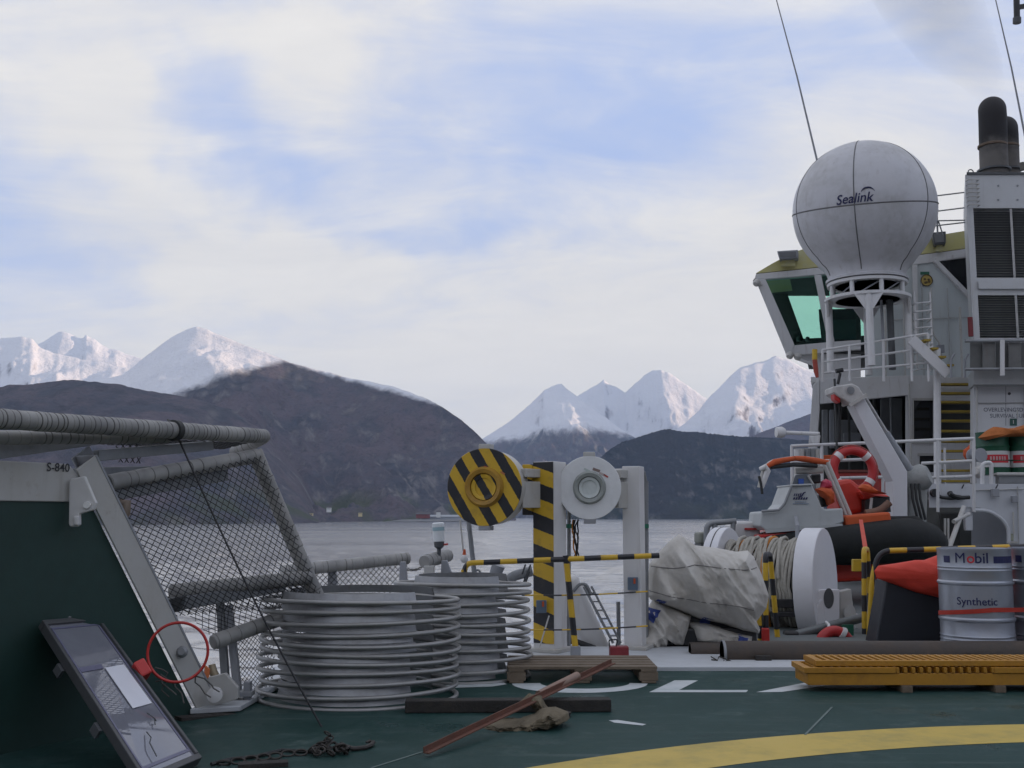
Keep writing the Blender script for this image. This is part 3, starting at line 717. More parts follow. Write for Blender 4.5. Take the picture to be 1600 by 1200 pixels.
    g0 = P(512, 1153, 6.15)
    q0 = P(281, 690, D0)
    for k in range(1, 13):
        u = k / 12; p = q0.lerp(g0, u); p.z -= .05 * math.sin(math.pi * u); pts.append(p)
    mb = MB(); mb.tube(pts, .0062, 6); mb.build('cable', mat('black_cable', (.02, .02, .022), .6), t, smooth=True)
    # --- tangle of chain and shackles on the deck where it ends
    t = thing('chain_heap', 'dark tangled lashing chain and hooks lying on the deck under the cable', 'chain', G(515, 1180))
    rnd = random.Random(5); base = G(512, 1178)
    def link(c, d, s): 
        m = MB(); d = Vector(d).normalized(); u = d.orthogonal().normalized() if rnd.random() < .5 else d.cross(d.orthogonal()).normalized()
        m.tube([c + d * math.cos(2 * math.pi * k / 12) * s + u * math.sin(2 * math.pi * k / 12) * s * .55 for k in range(12)], s * .2, 6, closed=True); return m
    for k in range(26):
        a = rnd.uniform(0, 6.28); r = rnd.uniform(0, .10)
        link(base + V(r * math.cos(a), r * math.sin(a) * .8, .02 + max(0, .085 - r) * rnd.uniform(.1, 1)), (rnd.uniform(-1, 1), rnd.uniform(-1, 1), rnd.uniform(-.4, .4)), rnd.uniform(.02, .034)).build('chain_link', CHAIN, t, smooth=True)
    for k, (px, py) in enumerate(((470, 1176), (450, 1177), (430, 1181), (412, 1183), (392, 1186), (372, 1189), (350, 1192))):
        link(G(px, py, .014), (1, .15, 0), .03).build('chain_link', CHAIN, t, smooth=True)
    mb = MB(); mb.tube([G(535, 1165, .03), G(552, 1170, .012), G(570, 1168, .012), G(580, 1164, .014), G(583, 1160, .016), G(578, 1158, .02), G(572, 1160, .02)], [.012, .012, .011, .012, .012, .010, .005], 8); mb.build('hook', CHAIN, t, smooth=True)
    mb = MB(); mb.tube([G(490, 1175, .01), G(440, 1172, .01), G(400, 1182, .01), G(360, 1186, .01), G(330, 1194, .01)], .009, 6); mb.build('strap', BLACK, t)
    mb = MB(); mb.beam(G(372, 1196, .012), G(450, 1192, .012), .07, .02); mb.build('webbing', TARRED, t)
    # --- flat dark bar on the deck
    o = G(370, 1120)
    t = thing('flat_bar', 'flat black bar on low feet lying along the foot of the wall', 'bar', o)
    mb = MB(); mb.beam(P(278, 1124, 6.34), P(466, 1110, 6.9), .09, .028); mb.build('bar', TARRED, t, bevel=.003)
    for px, py, dd in ((300, 1128, 6.4), (413, 1119, 6.74)):
        mb = MB(); p = P(px, py, dd); mb.box((p.x, p.y, p.z / 2 - .004), (.05, .05, max(.02, p.z))); mb.build('foot', CHAIN, t)

def build_basketball():
    TR, TL = P(150, 968, 6.02), P(62, 975, 5.55); BR = G(312, 1190, .02)
    e2 = BR - TR; BL = TL + e2
    dz = .02 - BL.z; BL.z += dz * 1.0
    t = thing('basketball_backboard', 'glass basketball backboard with a red hoop, leaning on the green wall', 'backboard', (BL + BR) / 2)
    e1 = (TR - TL); n = e1.cross(e2).normalized()
    if n.z < 0: n = -n
    def pt(u, v, h=0.0): return TL.lerp(TR, u).lerp(BL.lerp(BR, u), v) + n * h
    def sheet(u0, v0, u1, v1, h, th): 
        m = MB(); return m.prism([pt(u0, v0, h), pt(u1, v0, h), pt(u1, v1, h), pt(u0, v1, h)], n * th)
    pan = mat('backboard_acrylic', (.17, .175, .205), .04, dirt=.3, dcol=(.24, .25, .28), scale=3, bump=0, spec=.9)
    bl = sheet(.05, .03, .95, .97, 0, .012).build('board', pan, t)
    fr = mat('backboard_frame', (.06, .062, .065), .5, dirt=.3)
    for u0, v0, u1, v1 in ((0, 0, 1, .03), (0, .97, 1, 1), (0, .031, .05, .969), (.95, .031, 1, .969)): sheet(u0, v0, u1, v1, -.02, .045).build('frame_bar', fr, t, bevel=.004)
    ln = mat('backboard_line', (.12, .12, .19), .4, dirt=.2)
    for u0, v0, u1, v1 in ((.09, .05, .93, .06), (.09, .925, .93, .94), (.09, .061, .115, .924), (.905, .061, .93, .924), (.12, .33, .50, .36)): sheet(u0, v0, u1, v1, .0125, .002).build('printed_line', ln, bl)
    sheet(.52, .36, .86, .63, .013, .003).build('white_sheet', mat('white_sheet_paint', (.66, .67, .72), .45, dirt=.1), bl)
    # odd clips on the back edge
    for v in (.25, .62): sheet(-.05, v, 0, v + .05, -.06, .04).build('clip', DGREY, t)
    sheet(.45, -.02, .8, 0, -.02, .05).build('top_hinge', GALVD, t, bevel=.004)
    # hoop
    b0 = pt(1.0, .42, .0); cpos = P(278, 1019, 5.85)
    br = MB(); w = (TR - TL).normalized(); br.beam(pt(.99, .42, .0), pt(.99, .42, .0).lerp(cpos, .25), .09, .1, w); br.build('hoop_bracket', REDP, t, bevel=.01)
    m = MB(); m.torus(cpos, (.25, -1, .12), .152, .0075, 48, 8); hp = m.build('hoop', REDP, t, smooth=True)
    # remains of the net
    rnd = random.Random(3); m = MB()
    for k in range(6):
        a = rnd.uniform(3.6, 5.6); s = cpos + V(.152 * math.cos(a), .03, .152 * math.sin(a)); p = [s]
        for j in range(4): p.append(p[-1] + V(rnd.uniform(-.05, .05), rnd.uniform(-.03, .02), -rnd.uniform(.01, .04)))
        m.tube(p, .004, 5)
    m.build('hoop_net', mat('dirty_net_cord', (.10, .095, .09), .9, dirt=.3), hp)
    # scraps hanging in front of the board
    m = MB()
    for k in range(2):
        u, v = rnd.uniform(.45, .75), rnd.uniform(.62, .8); p = [pt(u, v, .02)]
        for j in range(4): u += rnd.uniform(-.09, .03); v += rnd.uniform(-.01, .05); p.append(pt(u, v, .02 + rnd.uniform(0, .02)))
        m.tube(p, .003, 5)
    m.build('loose_cord', mat('dark_cord', (.09, .095, .10), .9), t)

def ring_stack(name, label, base, R_, rx, n, dz, rt, seed, top_extra=.05):
    """stack of galvanised hoops, each a rolled plate band with a tube along its rim"""
    t = thing(name, label, 'hoop stack', base); rnd = random.Random(seed)
    for k in range(n):
        z = rt + k * dz; ox, oy = rnd.uniform(-.012, .012), rnd.uniform(-.01, .01); c = Vector(base) + V(ox, oy, z)
        m = MB(); N = 64
        m.tube([c + V(R_ * math.cos(2 * math.pi * i / N), R_ * .8 * math.sin(2 * math.pi * i / N), .012 * math.sin(2 * math.pi * i / N + k)) for i in range(N)], rt, 10, closed=True)
        hp = m.build('hoop', HOOPT, t, smooth=True)
        # band: a rolled sheet open at one side, its end edge showing
        m = MB(); a0, a1 = R(-168), R(-42 + rnd.uniform(-3, 3)); M_ = 40; vs = []; fs = []
        for i in range(M_ + 1):
            a = a0 + (a1 - a0) * i / M_
            for r_, zz in ((.985, rt * .6), (.955, dz * 1.02), (.945, dz * 1.02), (.975, rt * .6)):
                vs.append(c + V(rx * r_ * math.cos(a), R_ * .8 * r_ * math.sin(a) * 1.0, zz + (top_extra if k == n - 1 and zz > rt else 0)))
        for i in range(M_):
            for j in range(4): fs.append((i * 4 + j, i * 4 + (j + 1) % 4, (i + 1) * 4 + (j + 1) % 4, (i + 1) * 4 + j))
        fs += [(0, 1, 2, 3), tuple(M_ * 4 + j for j in (3, 2, 1, 0))]
        m.add(vs, fs); m.build('band', HOOPB, t, smooth=True)
        m = MB(); a0, a1 = R(20), R(165); vs = []; fs = []
        for i in range(M_ + 1):
            a = a0 + (a1 - a0) * i / M_
            for r_, zz in ((.97, rt * .6), (.94, dz * .98), (.93, dz * .98), (.96, rt * .6)): vs.append(c + V(rx * r_ * math.cos(a), R_ * .8 * r_ * math.sin(a), zz))
        for i in range(M_):
            for j in range(4): fs.append((i * 4 + j, i * 4 + (j + 1) % 4, (i + 1) * 4 + (j + 1) % 4, (i + 1) * 4 + j))
        m.add(vs, fs); m.build('band', HOOPB, t, smooth=True)

HOOPT = mat('hoop_tube', (.31, .31, .305), .45, .55, dirt=.5, dcol=(.25, .24, .22), scale=6, bump=.06)
HOOPB = mat('hoop_band', (.34, .345, .355), .48, .5, dirt=.7, dcol=(.22, .22, .22), scale=4, bump=.05, streak=.25)
build_port_side()
build_basketball()
g = G(560, 1095)
ring_stack('hoop_stack', 'front stack of galvanised steel hoops, taller and nearer, beside the net frame', (P(562, 1000, 7.15).x, 7.15, 0), .632, .515, 11, .0605, .0145, 4, .0)
ring_stack('hoop_stack', 'rear stack of galvanised steel hoops behind the front one, beside the pallet', (P(722, 1000, 8.05).x, 8.05, 0), .49, .36, 11, .0645, .0145, 8, .0)
for o in [o for o in bpy.data.objects if o.name.startswith('hoop_stack')]: o['group'] = 'stacks of galvanised hoops'

# ------------------------------------------------------------------ loose things on the deck
def build_deck_litter():
    t = thing('timber_beam', 'long black timber lying across the deck in front of the hoops', 'timber', G(790, 1114))
    a, b = G(632, 1115), G(955, 1113); mb = MB(); mb.beam(a + V(0, .05, .037), b + V(0, .05, .037), .1, .072); mb.build('timber', TARRED, t, bevel=.006)
    # pallet
    o = G(800, 1068); xr = G(1022, 1064); w = (xr.x - o.x); y0 = o.y; dep = .62
    t = thing('wooden_pallet', 'weathered wooden pallet at the white deck edge', 'pallet', (o.x, y0, 0))
    for k in range(5):
        mb = MB(); yy = y0 + .05 + k * (dep - .1) / 4; mb.beam(V(o.x - .03, yy, .104), V(xr.x + .01, yy, .104), .094, .02); mb.build('deck_board', WOOD, t, bevel=.003)
    for k in range(3):
        x = o.x + .03 + k * (w - .08) / 2; mb = MB(); mb.beam(V(x, y0, .086), V(x, y0 + dep, .086), .11, .018); mb.build('stringer_board', WOOD, t, bevel=.003)
        mb = MB(); mb.beam(V(x, y0, .009), V(x, y0 + dep, .009), .10, .016); mb.build('bottom_board', WOOD, t, bevel=.003)
        for j in range(3):
            mb = MB(); mb.box((x, y0 + .06 + j * (dep - .12) / 2, .047), (.13, .115, .060)); mb.build('block', WOOD, t, bevel=.004)
    # rusty angle bar propped on the pallet
    t = thing('rusty_angle_bar', 'long rusty red angle bar propped from the deck onto the pallet', 'steel bar', G(660, 1172))
    a, b = G(662, 1172, .035), G(955, 1033, .20); mb = MB(); mb.beam(a, b, .006, .030); mb.beam(a + V(.014, -.008, -.013), b + V(.014, -.008, -.013), .030, .006); mb.build('bar', RUSTY, t)
    t = thing('rusty_tube', 'short pale rusty tube beside the long angle bar', 'steel tube', G(850, 1090))
    mb = MB(); mb.tube([G(842, 1086, .11), G(902, 1056, .17)], .026, 12); mb.build('tube', mat('pale_rusty_tube', (.24, .16, .12), .6, dirt=.6, dcol=(.2, .07, .04), scale=9), t, smooth=True)
    # canvas heap
    t = thing('canvas_heap', 'crumpled brown canvas sling lying under the rusty bar', 'canvas', G(800, 1145))
    cm = mat('brown_canvas', (.15, .122, .078), .9, dirt=.6, dcol=(.045, .038, .026), scale=9, bump=.4)
    mb, _ = pillow([(736, 1136), (750, 1128), (790, 1129), (822, 1122), (840, 1118), (852, 1108), (868, 1104), (888, 1112), (890, 1122), (872, 1132), (850, 1136), (836, 1144), (800, 1148), (750, 1146)], 6.2, .16, .05, 3, freq=9, crease=.07); mb.build('fold', cm, t, smooth=True, angle=60)
    mb, _ = pillow([(828, 1084), (846, 1087), (852, 1100), (862, 1112), (872, 1124), (846, 1126), (838, 1112), (826, 1100), (818, 1092)], 6.42, .08, .04, 7, freq=10, crease=.05); mb.build('fold', cm, t, smooth=True, angle=60)
    mb, _ = pillow([(850, 1106), (872, 1108), (893, 1112), (888, 1130), (862, 1136), (846, 1130), (842, 1118)], 6.46, .07, .04, 9, freq=10, crease=.05); mb.build('dark_fold', TARRED, t, smooth=True)
    mb = MB(); mb.tube([P(776, 1118, 6.3), P(800, 1108, 6.3), P(815, 1098, 6.34), P(828, 1086, 6.42)], .012, 8); mb.build('sling_strap', cm, t)
build_deck_litter()
# ------------------------------------------------------------------ roller heads on posts at the deck edge
def bar_stripes(name, axis, period, off): return stripe_mat(name, YEL, BLK, axis, period, off)

def roller_post(kind):
    striped = kind == 'striped'
    if striped:
        D = 9.3; base = P(860, 1020, D); base.z = .03
        t = thing('roller_post', 'post with yellow and black stripes carrying a striped round roller head', 'roller post', base, 'roller posts at the deck edge')
        xc, w, rz = 857, .205, R(-33); ptop = P(857, 722, D).z
    else:
        D = 9.45; base = P(993, 1020, D); base.z = .03
        t = thing('roller_post', 'plain white post carrying a plain white round roller head', 'roller post', base, 'roller posts at the deck edge')
        xc, w, rz = 993, .155, R(-22); ptop = P(993, 729, D).z
    body = MB(); body.box((base.x, D, (ptop + .03) / 2), (w, w, ptop - .03), rz)
    bo = body.build('post', WHITE, t, bevel=.006)
    m3 = Matrix.Rotation(rz, 3, 'Z'); fn = m3 @ V(0, -1, 0); sx = m3 @ V(1, 0, 0); c0 = V(base.x, D, 0)
    if striped:
        m = MB(); f = c0 + fn * (w / 2 + .002)
        m.prism([f - sx * (w / 2 - .004) + V(0, 0, .10), f + sx * (w / 2 - .004) + V(0, 0, .10), f + sx * (w / 2 - .004) + V(0, 0, ptop - .004), f - sx * (w / 2 - .004) + V(0, 0, ptop - .004)], fn * .004)
        m.build('striped_face', stripe_mat('post_stripes', BLK, YEL, (.42, .1, .9), .235, .35), t)
    # bracket plate that carries the head
    za, zb_ = ptop - (.45 if striped else .30), ptop
    m = MB(); q = c0 - sx * (w / 2 + .03) + fn * (w / 2 - .02)
    m.box((q.x - .01, q.y + .02, (za + zb_) / 2 - .01), (.10, .10, zb_ - za - .02), rz); m.build('head_bracket', MATS['post_stripes'] if striped else WHITE, t, bevel=.006)
    base_ = MB(); base_.box((base.x, D, .045), (w + .1, w + .1, .03), rz); base_.build('base_plate', OFFW, t, bevel=.004)
    # head: a flanged roller with its axle housing
    if striped: hc, Rr, ax, dep = P(757, 761, 9.05), .322, V(-.27, -1, .0).normalized(), .27
    else: hc, Rr, ax, dep = P(921, 762, 9.25), .268, V(-.10, -1, .0).normalized(), .22
    m = MB(); m.lathe([(0, -dep), (Rr * .9, -dep), (Rr * .97, -dep + .02), (Rr * .97, -.035), (Rr * .985, -.03), (Rr * .985, -.006), (Rr * .96, 0), (0, 0)], hc, ax, 56); hd = m.build('roller_drum', OFFW if striped else WHITE, t, smooth=True, angle=35)
    face = stripe_mat('head_stripes', YEL, BLK, (.87, .0, .5), .158, .02) if striped else mat('white_head_face', (.70, .71, .71), .45, dirt=.2, scale=4, rust=.1)
    m = MB(); m.lathe([(Rr * .48, .0005), (Rr * .985, .0005), (Rr * 1.0, .005), (Rr * .988, .012), (Rr * .50, .012), (Rr * .48, .0005)], hc, ax, 56); fc = m.build('face_plate', face, t, smooth=True, angle=35)
    ringm = mat('ochre_ring', (.36, .20, .02), .5, dirt=.5, dcol=(.16, .08, .02), scale=6) if striped else mat('grey_green_ring', (.28, .30, .28), .5, dirt=.4, scale=6)
    m = MB(); m.lathe([(Rr * .335, .010), (Rr * .36, .042), (Rr * .46, .05), (Rr * .525, .013)], hc, ax, 40); hub = m.build('hub_ring', ringm, t, smooth=True, angle=50)
    m = MB(); m.lathe([(0, .014), (Rr * .235, .014), (Rr * .235, .024), (Rr * .33, .030), (Rr * .335, .010)], hc, ax, 40); m.build('hub_cap', stripe_mat('cap_stripes', YEL, BLK, (.87, 0, .5), .13, .3) if striped else mat('pale_cap', (.56, .60, .58), .5, dirt=.3, scale=8), hub, smooth=True, angle=40)
    up = V(0, 0, 1); rt = ax.cross(up).normalized()
    if rt.x < 0: rt = -rt
    for s in (1, -1):
        m = MB(); c = hc - ax * .05 + up * (Rr + .015) * s; m.beam(c - rt * .05, c + rt * .05, .12, .04); m.build('lug', OFFW if s > 0 else GREYP, t, bevel=.006)
    # side arm to the post
    m = MB(); m.beam(hc - ax * (dep * .5) + rt * (Rr * .9) + up * .12, V(base.x - w * .3, D, hc.z + .12), .07, .07); m.build('arm', OFFW, t, bevel=.005)
    m = MB(); m.beam(hc - ax * (dep * .6) + rt * (Rr * .8) - up * .06, V(base.x - w * .3, D, hc.z - .06), .09, .22); m.build('arm', OFFW, t, bevel=.005)
    # worn sticker and clamp on the face
    if striped:
        sp = [(hc + ax * .0125 + up * .155 + rt * .03, (.42, .05, .04), .05), (hc + ax * .0125 + up * .13 + rt * .055, (.5, .45, .38), .045), (hc + ax * .0125 + up * .115 + rt * .16, (.42, .14, .05), .03)]
    else: sp = [(hc + ax * .0125 + up * .150 - rt * .02, (.45, .5, .47), .04), (hc + ax * .0125 + up * .15 + rt * .06, (.22, .16, .14), .05), (hc + ax * .0125 + up * .115 + rt * .11, (.5, .42, .4), .04), (hc + ax * .0125 + up * .10 + rt * .14, (.45, .06, .05), .03)]
    for i, (p, c, s) in enumerate(sp):
        m = MB(); m.beam(p - rt * s * .6 + up * .01, p + rt * s * .6 - up * .012, .006, s * .45, up); m.build('tag', mat('tag_%s_%d' % (kind, i), c, .6), fc)
    # pipe and cable that run up the back of the post
    xr = 889 if striped else 1009
    m = MB(); m.tube([P(xr, 742 if striped else 752, D + .15), P(xr, 1016, D + .15)], .017 if striped else .025, 10); pp = m.build('cable_pipe', GALVD, t, smooth=True)
    m = MB(); m.tube([P(xr, 742 if striped else 752, D + .15), P(xr - 3, 728 if striped else 738, D + .12), P(xr - 12, 726 if striped else 736, D + .08)], .016, 8); m.build('pipe_bend', GALVD, t, smooth=True)
    m = MB(); m.box(P(xr, 822, D + .12), (.05, .03, .035)); m.build('green_clip', mat('green_clip_paint', (.02, .16, .10), .5), pp)
    if striped:
        rnd = random.Random(2)
        for k in range(5):
            m = MB(); x = 893 + rnd.uniform(0, 9); pts = [P(x + rnd.uniform(-3, 3), y, D + .1) for y in range(812, 880, 9)]; m.tube(pts, .007, 6); m.build('hanging_line', ROPEO if k == 2 else BLACK, t, smooth=True)
        m = MB(); m.tube([P(858, 962, D - .25), P(843, 1012, D - .3)], .006, 6); m.build('lanyard', OFFW, t)
    m = MB(); px = 846 if striped else 989; m.rect(px - 8, 938 if striped else 902, px + 8, 958 if striped else 922, D - w * .75, .03); bx = m.build('switch_box', mat('blue_grey_box', (.10, .14, .19), .5), t, bevel=.004)
    m = MB(); m.rect(px + 1, (938 if striped else 902) + 2, px + 4, (938 if striped else 902) + 10, D - w * .75 - .01, .008); m.build('orange_lever', ORANGE, bx)
roller_post('striped'); roller_post('white')

# ------------------------------------------------------------------ striped rail in front of the posts
def hoop_rail(name, label, pts, r, per, off, group='yellow and black guard rails', loc=None, key='x'):
    t = thing(name, label, 'guard rail', loc or (pts[-1][0], pts[-1][1], 0), group)
    return t
def round_path(pts, rad=.08, n=6):
    out = [Vector(pts[0])]
    for a, b, c in zip(pts, pts[1:], pts[2:]):
        a, b, c = Vector(a), Vector(b), Vector(c); d1, d2 = (a - b), (c - b); r = min(rad, d1.length * .45, d2.length * .45)
        p, q = b + d1.normalized() * r, b + d2.normalized() * r
        for k in range(n + 1):
            u = k / n; out.append(p.lerp(b, u).lerp(b.lerp(q, u), u))
    out.append(Vector(pts[-1])); return out

def build_port_rail():
    D = 8.95
    t = thing('guard_rail', 'yellow and black striped guard rail in front of the two roller posts', 'guard rail', P(890, 1015, D), 'yellow and black guard rails')
    pts = round_path([P(724, 915, D), P(727, 880, D), P(1030, 868, D)], .06)
    m = MB(); m.tube(pts, .022, 12); m.build('top_rail', bar_stripes('rail_stripes_x', (1, 0, 0), .272, .05), t, smooth=True)
    m = MB(); m.tube([P(884, 868, D), P(899, 1012, D)], .025, 12); m.build('stanchion', bar_stripes('rail_stripes_z', (0, 0, 1), .285, .1), t, smooth=True)
    m = MB(); m.box(P(899, 1018, D), (.08, .08, .09)); m.build('stanchion_socket', GREYP, t, bevel=.005)
    for y0, y1 in ((930, 924), (984, 978)):
        m = MB(); a, b = P(815, y0, D), P(1012, y1, D); pts = [a.lerp(b, k / 12) - V(0, 0, .012 * math.sin(math.pi * k / 12)) for k in range(13)]
        m.tube(pts, .0068, 6); m.build('chain_rail', bar_stripes('chain_stripes', (1, 0, 0), .30, .2), t, smooth=True)
    m = MB(); m.tube([P(724, 890, D), P(725, 930, D)], .02, 10); m.build('end_post', bar_stripes('rail_stripes_z2', (0, 0, 1), .12, .1), t, smooth=True)

def build_edge_gear():
    # low net fence further along the deck edge
    t = thing('low_net_fence', 'low fence of wrapped pipe and netting at the water, behind the hoops', 'fence', P(560, 930, 10.2))
    a, b = P(440, 893, 9.9), P(639, 872, 10.5); wrapped_pipe(t, a, b, .055, 'top_pipe', 17, 21)
    net_part(t, (a + V(0, 0, -.04), b + V(0, 0, -.04), P(639, 990, 10.5), P(440, 1010, 9.9)), .055, .0035)
    for x0, x1, y0, y1 in ((510, 528, 888, 960), (622, 638, 878, 950)):
        m = MB(); m.slab([(x0 + 3, y0), (x1 - 5, y0), (x1 + 2, y1), (x0 - 1, y1)], 10.15, .09); m.build('bracket', GREYP, t, bevel=.004)
    # end stub of the next section with the chain between
    t = thing('wrapped_pipe_stub', 'short wrapped pipe stub on a grey bracket beside the rear hoop stack', 'fence end', P(680, 940, 10.4))
    wrapped_pipe(t, P(663, 878, 10.2), P(700, 868, 10.7), .062, 'pipe', 5, 31)
    m = MB(); m.rect(662, 884, 678, 950, 10.15, .12); m.build('post', OFFW, t, bevel=.008)
    m = MB(); m.slab([(690, 876), (698, 876), (712, 912), (712, 950), (684, 950)], 10.3, .1); m.build('bracket', GREYP, t, bevel=.006)
    t = thing('safety_chain', 'short sagging chain between the low fence and the pipe stub', 'chain', P(652, 888, 10.3))
    for k in range(11):
        u = k / 10; p = P(638, 890, 10.35).lerp(P(668, 880, 10.2), u) - V(0, 0, .025 * math.sin(math.pi * u)); m = MB()
        d = V(1, 0, .25).normalized(); uu = V(0, 1, 0) if k % 2 else V(-.25, 0, 1)
        m.tube([p + d * .016 * math.cos(a_ * .6283) + uu * .009 * math.sin(a_ * .6283) for a_ in range(10)], .004, 5, closed=True); m.build('chain_link', CHAIN, t, smooth=True)
    # deck light
    t = thing('deck_light', 'white deck edge lamp on a dark swivel foot above the pipe stub', 'lamp', P(686, 866, 10.4))
    m = MB(); c = P(686, 846, 10.4); m.lathe([(0, 0), (.05, 0), (.052, .01), (.056, .14), (.058, .145), (.058, .17), (.045, .178), (0, .178)], c, (-.06, 0, 1), 20); lb = m.build('lamp_body', mat('lamp_white', (.72, .75, .76), .3, dirt=.2, scale=6), t, smooth=True)
    m = MB(); m.lathe([(.057, .10), (.0575, .10), (.0575, .135), (.057, .135)], c, (-.06, 0, 1), 20); m.build('lens_band', mat('blue_lens', (.30, .42, .46), .2), lb, smooth=True)
    m = MB(); m.lathe([(0, -.13), (.018, -.13), (.02, -.07), (.045, -.05), (.05, 0), (0, 0)], c, (0, 0, 1), 16); m.build('swivel_foot', DGREY, t, smooth=True)
    m = MB(); m.tube([c + V(.04, 0, -.03), c + V(.085, 0, -.026)], .009, 8); m.build('red_lever', REDP, t)
    # float line and leaning pole
    t = thing('float_line', 'small white float with an orange top hanging on a thin line', 'float', P(725, 880, 10.3))
    m = MB(); m.tube([P(719, 812, 10.3), P(724, 862, 10.3)], .009, 6); m.build('line', OFFW, t)
    m = MB(); c = P(725.5, 873, 10.3); m.lathe([(0, -.04), (.022, -.036), (.036, -.015), (.036, .01), (.02, .035), (0, .04)], c, (0, 0, 1), 18); m.build('float_body', WHITE, t, smooth=True)
    m = MB(); m.lathe([(0, .035), (.017, .035), (.012, .085), (0, .09)], c, (0, 0, 1), 12); m.build('float_top', ORANGE, t, smooth=True)
    t = thing('leaning_pole', 'grey pole leaning under the striped roller head', 'pole', P(746, 930, 9.9))
    m = MB(); m.tube([P(732, 812, 9.9), P(746, 940, 9.9)], [.022, .024], 10); m.build('pole', GALVD, t, smooth=True)
    m = MB(); m.tube(round_path([P(737, 925, 9.9), P(738, 892, 9.9), P(750, 890, 9.9), P(752, 925, 9.9)], .04), .01, 8); m.build('pole_hoop', GALVD, t, smooth=True)
    # vents and valves between the hoops and the striped post
    t = thing('deck_vent', 'small grey tilted vent head behind the rear hoop stack', 'vent', P(775, 930, 9.9))
    m = MB(); m.lathe([(0, 0), (.05, 0), (.052, .02), (.06, .10), (.064, .12), (.05, .125), (0, .12)], P(772, 903, 9.9), (.35, -.1, 1), 18); m.build('vent_head', GREYP, t, smooth=True)
    m = MB(); m.tube([P(770, 905, 9.9), P(768, 940, 9.9)], .04, 12); m.build('vent_pipe', GREYP, t, smooth=True)
    t = thing('valve_manifold', 'grey valve pipe with small handles left of the striped post', 'valve', P(815, 930, 9.8))
    m = MB(); m.tube(round_path([P(788, 912, 9.8), P(802, 900, 9.8), P(832, 892, 9.8)], .1), .045, 12); m.build('pipe', GALVD, t, smooth=True)
    for x in (816, 824):
        m = MB(); m.tube([P(x, 897, 9.75), P(x + 5, 882, 9.72)], .008, 6); m.build('handle', DGREY, t)
    m = MB(); m.tube([P(820, 910, 9.78), P(826, 892, 9.76)], .018, 8); m.build('valve_stem', DGREY, t)
    # white brace and its gear between the posts
    t = thing('slanted_brace', 'thick white slanted cylinder between the two roller posts', 'brace', P(938, 1020, 9.9))
    m = MB(); a, b = P(882, 905, 9.75), P(940, 1032, 9.9); m.tube([a, a.lerp(b, .04), b], [.09, .118, .118], 24); m.build('cylinder', WHITE, t, smooth=True, angle=50)
    m = MB(); m.tube(round_path([P(858, 872, 9.9), P(880, 888, 9.9), P(884, 905, 9.9), P(868, 918, 9.9), P(858, 924, 9.9)], .06), .026, 10); m.build('hook_arm', WHITE, t, smooth=True)
    m = MB(); m.tube(round_path([P(876, 930, 10.0), P(880, 975, 10.0), P(905, 1008, 10.0), P(930, 1020, 10.0)], .12), .05, 12); m.build('hydraulic_hose', GALVD, t, smooth=True)
    m = MB(); m.tube([P(905, 1006, 9.8), P(935, 1026, 9.8)], [.05, .07], 16); m.build('brace_foot', WHITE, t, smooth=True)
    m = MB(); m.tube([P(884, 998, 9.7), P(902, 1004, 9.7), P(930, 1014, 9.7)], .03, 10); m.build('black_sleeve', BLACK, t, smooth=True)
    t = thing('folded_ladder', 'thin steel ladder rods slanting beside the white brace', 'ladder', P(970, 1015, 9.6))
    for dx, w in ((0, .012), (12, .010)):
        m = MB(); m.tube([P(912 + dx, 916, 9.65), P(958 + dx, 1005, 9.6)], w, 8); m.build('rail', GALVD, t, smooth=True)
    for k in range(6):
        u = .12 + k * .15; m = MB(); m.tube([P(912 + 46 * u, 916 + 89 * u, 9.65), P(924 + 46 * u, 916 + 89 * u, 9.65)], .007, 6); m.build('rung', GALVD, t)
    m = MB(); m.tube(round_path([P(896, 924, 9.65), P(906, 912, 9.65), P(916, 913, 9.65), P(924, 930, 9.65)], .05), .014, 8); m.build('hook', GALVD, t, smooth=True)
    t = thing('short_stanchion', 'short bare steel stanchion standing at the gap in the rail', 'stanchion', P(966, 1010, 9.7))
    m = MB(); m.tube([P(966, 940, 9.7), P(967, 1015, 9.7)], .018, 10); m.build('stanchion', GALVD, t, smooth=True)
    t = thing('red_box', 'small red toolbox standing on the white deck edge', 'toolbox', P(968, 1026, 9.0))
    m = MB(); m.box(P(967, 1018, 8.95), (.15, .12, .085)); m.build('box_body', mat('dull_red', (.20, .015, .02), .55, dirt=.3), t, bevel=.008)
    m = MB(); m.tube(round_path([P(953, 1012, 8.95), P(951, 1000, 8.95), P(965, 999, 8.95), P(962, 1012, 8.95)], .02), .006, 6); m.build('handle', BLACK, t)
build_port_rail(); build_edge_gear()

